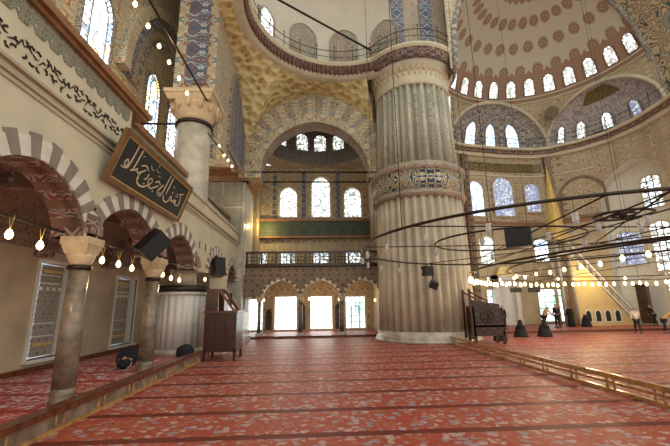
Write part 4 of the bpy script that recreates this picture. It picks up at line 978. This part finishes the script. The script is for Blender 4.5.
# lamps under the far gallery arches
for i,(px,py) in enumerate(((264,300),(309,299),(339,299),(375,300))):
    d=fw+(px-335)/F*rr-(py-223)/F*uu; q=27.6/d.y
    l=hang_lamp(27.6,H+d.z*q,'lit lamp under far gallery, '+['left of first doorway','left of second doorway','right of second doorway','beside the great pier'][i],x=d.x*q,grp='lamps under the far gallery')
def onz(px,py,z):
    d=fw+(px-335)/F*rr-(py-223)/F*uu; q=(z-H)/d.z; return (d.x*q,d.y*q,z)
tag(MB().tube([onz(268,-6,20.2),onz(374,52,20.2)],.07,8).build('tie_rod',IRON),'dark iron tie rod slanting across the mouth of the corner dome','tie rod')
tag(MB().tube([onz(553,149,18.0),onz(668,107,18.0)],.08,8).build('tie_rod',IRON),'dark iron tie rod across the right exedra windows','tie rod')
# ------------------------------------------------------------------ loudspeakers
def speaker(name,label,c,size,rot,grp=None,mount=None):
    l=thing(name,label,'loudspeaker',c,grp); sx,sy,sz=size
    Rm=Matrix.Rotation(rot[2],3,'Z')@Matrix.Rotation(rot[1],3,'Y')@Matrix.Rotation(rot[0],3,'X')
    def bx(a,b):
        P=[Vector((x,y,z)) for z in (a[2],b[2]) for x,y in ((a[0],a[1]),(b[0],a[1]),(b[0],b[1]),(a[0],b[1]))]
        return MB().hexa([Vector(c)+Rm@p for p in P])
    cb_=bx((-sx/2,-sy/2,-sz/2),(sx/2,sy/2,sz/2)).build('cabinet',BLACK,l); bx((-sx/2+.04,-sy/2-.02,-sz/2+.04),(sx/2-.04,-sy/2,sz/2-.04)).build('grille',GRILLE,cb_)
    if mount: MB().tube([c,mount],.03,6).build('mount',IRON,l)
speaker('loudspeaker','black loudspeaker tilted on the wall above the second arcade column',(-5.15,11.6,4.15),(.55,.5,.85),(rad(20),rad(35),rad(60)),mount=(-5.6,12.9,4.2))
speaker('loudspeaker','black loudspeaker hanging on the wall over the wooden pulpit',(-5.2,19.6,4.25),(.55,.5,.95),(rad(-10),0,rad(40)),mount=(-5.6,19.6,4.25))
speaker('loudspeaker','large black box loudspeaker hung from the ring chandelier',(6.5,11.3,4.2),(.75,.55,.6),(0,0,rad(-35)),mount=(6.5,11.3,4.3))
speaker('loudspeaker','small black loudspeaker on chandelier ring in front of pier',(5.9,19.4,3.9),(.5,.4,.5),(0,0,rad(15)),mount=(5.9,19.6,4.3))
speaker('loudspeaker','small tilted black spotlight box below the loudspeaker before the pier',(6.15,19.3,3.15),(.4,.35,.35),(rad(25),rad(20),0),mount=(6.2,19.6,4.3))
for i,(px,py) in enumerate(((516,290),(534,290))):
    d=fw+(px-335)/F*rr-(py-223)/F*uu; q=23.0/d.y; speaker('loudspeaker',['dark loudspeaker box among the lit lamps above the left seated woman','dark loudspeaker box among the lit lamps above the right seated woman'][i],(d.x*q,23,H+d.z*q),(.62,.4,.3),(0,0,-.3),mount=(d.x*q,22.9,3.5))
speaker('loudspeaker','small black loudspeaker on the white cabinet behind pulpit',(-4.7,20.2,2.6),(.3,.3,.6),(0,0,.2),mount=(-4.7,20.2,2.3))
# ------------------------------------------------------------------ people
SKIN=plain('skin',(.45,.26,.17),.5,var=.05); HAIR=plain('dark_hair',(.02,.013,.01),.6,var=.2)
def cloth(n,c): return plain(n,c,.85,var=.1,scale=8)
def skin(name,joints,edges,mat,parent,root=0,sub=1):
    bm=bmesh.new(); ly=bm.verts.layers.skin.verify(); vs=[]
    for (x,y,z,r) in joints:
        v=bm.verts.new((x,y,z)); v[ly].radius=(r,r) if not isinstance(r,tuple) else r; vs.append(v)
    vs[root][ly].use_root=True
    for a,b in edges: bm.edges.new((vs[a],vs[b]))
    me=bpy.data.meshes.new(name); bm.to_mesh(me); bm.free(); o=bpy.data.objects.new(name,me); COL.objects.link(o)
    o.modifiers.new('Skin','SKIN').use_smooth_shade=True; s=o.modifiers.new('Sub','SUBSURF'); s.levels=sub; s.render_levels=sub
    dg_=bpy.context.evaluated_depsgraph_get(); me2=bpy.data.meshes.new_from_object(o.evaluated_get(dg_)); o.modifiers.clear(); o.data=me2; me2.name=name
    me2.materials.clear(); me2.materials.append(mat); o.parent=parent; return o
def figure(label,loc,rz,shirt,trou,lean=0,arm=(0,0),stride=.12,scale=1.0,grp=None,long_=False):
    """standing figure facing local -y; lean = forward bend of the trunk (radians); arm = forward swing of left/right"""
    t=thing('person',label,'person',loc,grp); t.rotation_euler=(0,0,rz); t.scale=(scale,)*3
    hz=.88
    def up(h,x=0,f=0):  # point h above hip along leaned trunk
        return (x,-sin(lean)*h-f*cos(lean),hz+cos(lean)*h-f*sin(lean))
    J=[]; E=[]
    def j(p,r): J.append((*p,r)); return len(J)-1
    pel=j((0,0,hz),(.14)); w_=j(up(.18),.12); ch=j(up(.42),.145); nk=j(up(.58),.055); hd=j(up(.68,0,.01),.085); tp=j(up(.80,0,.02),.075)
    E+=[(pel,w_),(w_,ch),(ch,nk),(nk,hd),(hd,tp)]
    legs=[];arms=[]
    for s in (-1,1):
        h=j((s*.09,0,hz-.05),.085); k=j((s*.10,-.02-s*stride*.4,.48),.06); an=j((s*.10,s*-stride+.02,.09),.04); ft=j((s*.11,s*-stride-.15,.035),.035)
        E+=[(pel,h),(h,k),(k,an),(an,ft)]; legs.append((h,k,an,ft))
        sh=j(up(.52,s*.18),.05); a=arm[0 if s<0 else 1]
        S=Vector(up(.52,s*.2)); el=S+Vector((s*.05,-sin(a)*.28,-cos(a)*.28)); wr=el+Vector((0,-sin(a+.35)*.25,-cos(a+.35)*.25)); hn=wr+Vector((0,-sin(a+.4)*.08,-cos(a+.4)*.08))
        e1=j(el,.04); e2=j(wr,.027); e3=j(hn,.03); E+=[(ch,sh),(sh,e1),(e1,e2),(e2,e3)]; arms.append((sh,e1,e2,e3))
    def jj(i,dr=0): x=J[i]; return (x[0],x[1],x[2],x[3]+dr)
    skin('body',J,E,SKIN,t)
    # nose/hair
    skin('hair',[(J[hd][0],J[hd][1]+.015,J[hd][2]+.03,.088),(J[tp][0],J[tp][1]+.02,J[tp][2]+.01,.078)],[(0,1)],HAIR,t)
    idx=[pel,w_,ch,arms[0][0],arms[0][1],arms[1][0],arms[1][1]]; JJ=[jj(i,.022) for i in idx]; JJ[0]=(J[pel][0],J[pel][1],J[pel][2]+.0,.165)
    ed=[(0,1),(1,2),(2,3),(3,4),(2,5),(5,6)]
    if arm is not None:
        JJ+= [jj(arms[0][2],.02),jj(arms[1][2],.02)]; ed+=[(4,7),(6,8)]
    skin('shirt',JJ,ed,shirt,t)
    skin('trousers',[jj(pel,.015)]+[jj(i,.022) for l in legs for i in l[:3]],[(0,1),(1,2),(2,3),(0,4),(4,5),(5,6)],trou,t)
    MBs=MB()
    for l in legs:
        a=J[l[2]]; MBs.box(a[0]-.045,a[1]-.2,.0,a[0]+.045,a[1]+.06,.075,top=.8)
    me=MBs.build('shoes',BLACK,None); me.parent=t
    if long_: 
        o=MB().lathe(0,0,[(.30,.06),(.26,.5),(.20,.95),(.24,1.25),(.16,1.45),(.07,1.5)],20).build('robe',trou,None); o.parent=t
    return t
WHITE_=cloth('off_white_shirt',(.66,.58,.5)); DRK=cloth('black_cloth',(.008,.008,.010)); DKB=cloth('dark_navy_cloth',(.008,.010,.018)); YEL=cloth('ochre_yellow_shirt',(.58,.36,.10)); TAN=cloth('tan_shirt',(.5,.33,.17)); TROU=cloth('dark_trousers',(.02,.016,.02))
figure('person in white shirt and dark trousers walking on the far carpet',(21.85,24.9,0),rad(160),WHITE_,TROU,.15,(.25,-.1),.15,1.0)
figure('person in dark clothes reaching an arm out on the far platform',(27.0,29.0,.15),rad(230),DKB,DRK,.25,(.2,1.3),.12,1.0)
figure('person in yellow shirt bending forward near the right edge',(23.5,24.6,0),rad(60),YEL,TROU,.75,(.5,.6),.08,1.0)
figure('person in long black dress standing before the minbar',(20.7,29.9,.15),rad(170),DRK,DRK,.05,(0,0),.05,1.0,long_=True)
figure('person in tan shirt stooping between the two seated women',(18.2,29.5,.15),rad(100),TAN,TROU,.6,(.5,.7),.08,1.05)
figure('person in dark clothes standing right of the stooping one',(19.3,29.5,.15),rad(190),DKB,DRK,.05,(.1,0),.05,1.1)
figure('person in dark clothes standing behind the carved preacher chair',(14.6,29.0,.15),rad(190),DRK,DRK,.03,(0,.1),.06,1.05)
def seated(label,loc,rz,w_=.42,h=1.02,grp=None,cl=DRK):
    t=thing('person',label,'person',loc,grp); t.rotation_euler=(0,0,rz)
    skin('body',[(0,0,.16,.17),(0,0,.42,.14),(0,0,.62,.14),(0,-.01,.75,.05),(0,-.03,.88,.085),(0,-.03,.97,.07),(.17,-.02,.6,.05),(.22,-.18,.42,.04),(.08,-.3,.36,.03),(-.17,-.02,.6,.05),(-.22,-.18,.42,.04),(-.08,-.3,.36,.03),(.2,-.3,.12,.08),(-.2,-.3,.12,.08)],[(0,1),(1,2),(2,3),(3,4),(4,5),(2,6),(6,7),(7,8),(2,9),(9,10),(10,11),(0,12),(0,13)],SKIN,t)
    o=MB().lathe(0,-.06,[(w_+.04,0),(w_+.02,.08),(w_*.92,.3),(w_*.78,.52),(w_*.6,.68),(.12,.8)],24,fl=9,amp=.08).build('robe',cl,None); o.parent=t
    o=MB().lathe(0,0,[(.28,.58),(.20,.72),(.15,.83),(.145,.95),(.10,h),(0,h+.03)],20).build('headscarf',cl,None); o.parent=t
    return t
seated('person in black robe seated on the carpet, left of two in front of the mihrab',(13.1,23.9,0),rad(170),.40,1.05)
seated('person in black robe seated on the carpet, right of the two',(14.65,23.8,0),rad(200),.42,1.07)
seated('person in black robe seated low behind the carved preacher chair',(10.75,22.0,0),rad(150),.38,.9)
seated('person in dark robe crouching at the foot of the minbar',(21.8,29.7,.15),rad(150),.36,.85)
# kneeling figure in left gallery (bowing), and black bag
t=thing('person','person in black kneeling and bowing behind the second arcade column','person',(-6.85,14.3,.15))
t.rotation_euler=(0,0,rad(10))
skin('body',[(0,.25,.30,.17),(0,.0,.42,.17),(0,-.3,.34,.16),(0,-.48,.22,.06),(0,-.6,.14,.085),(.12,.2,.12,.09),(.13,-.2,.09,.08),(.12,.45,.07,.05),(-.12,.2,.12,.09),(-.13,-.2,.09,.08),(-.12,.45,.07,.05),(.2,-.38,.28,.05),(.24,-.5,.08,.04),(.18,-.68,.04,.03),(-.2,-.38,.28,.05),(-.24,-.5,.08,.04),(-.18,-.68,.04,.03)],[(0,1),(1,2),(2,3),(3,4),(0,5),(5,6),(5,7),(0,8),(8,9),(8,10),(2,11),(11,12),(12,13),(2,14),(14,15),(15,16)],SKIN,t)
def kn(u,v):
    a=2*PI*u; y=.52-1.15*v; h=.28+.50*sin(PI*min(1,v*1.05+.12))**.7*(1-.45*v); w_=.36*(sin(PI*min(.98,max(.03,v)))**.45)
    return (w_*cos(a),y,max(.02,h*.5+h*.5*sin(a)+.02)) if True else 0
o=MB().surf(kn,24,16).build('robe',DKB,None); o.parent=t
o=MB().surf(lambda u,v:(.15*cos(2*PI*u)*sin(PI*v),-.60+.17*-cos(PI*v),.17+.15*sin(2*PI*u)*sin(PI*v)),16,10).build('head_cover',DKB,None); o.parent=t
t=tag(MB().surf(lambda u,v:(-5.5+.36*cos(2*PI*u)*sin(PI*v)**.5,16.25+.3*sin(2*PI*u)*sin(PI*v)**.5,.40+.28*-cos(PI*v)*(1-.1*cos(4*PI*u))),20,12).build('black_bag',DKB),'rounded black bag on the platform left of the wooden pulpit','bag')
# ------------------------------------------------------------------ lights
def area(name,loc,rot,size,energy,col,sy=None):
    l=bpy.data.lights.new(name,'AREA'); l.energy=energy; l.color=col; l.size=size
    if sy: l.shape='RECTANGLE'; l.size_y=sy
    o=bpy.data.objects.new(name,l); o.location=loc; o.rotation_euler=rot; COL.objects.link(o); return o
def point(loc,e,col,r=.4):
    l=bpy.data.lights.new('lamp_light','POINT'); l.energy=e; l.color=col; l.shadow_soft_size=r; o=bpy.data.objects.new('lamp_light',l); o.location=loc; COL.objects.link(o)
WARM=(1,.72,.42); DAY=(.93,.97,1)
for x,y in ((12,20),(16,22),(21,21)): point((x,y,3.15),160,WARM,.12)
for y in (7.4,10.8,14.8,19.2): point((-5.75,y,3.25),22,WARM,.08)
point((-6.2,13.0,11.6),90,WARM,.1); point((-6.6,21.5,10.4),70,WARM,.1)
for x in (-2.6,.3,3.2): point((x,28.2,3.0),45,WARM,.08)
point((-4.3,29.6,8.6),110,(1,.72,.25),.1)
point((23.0,29.0,4.2),150,(1,.75,.35),.1)
w=bpy.data.worlds.new('world'); SC.world=w; w.use_nodes=True; bg=w.node_tree.nodes['Background']; bg.inputs[0].default_value=(.97,.98,.88,1); bg.inputs[1].default_value=.95
vs=SC.view_settings; vs.view_transform='Standard'; vs.look='None'; vs.gamma=1; vs.use_curve_mapping=False; vs.exposure=.45
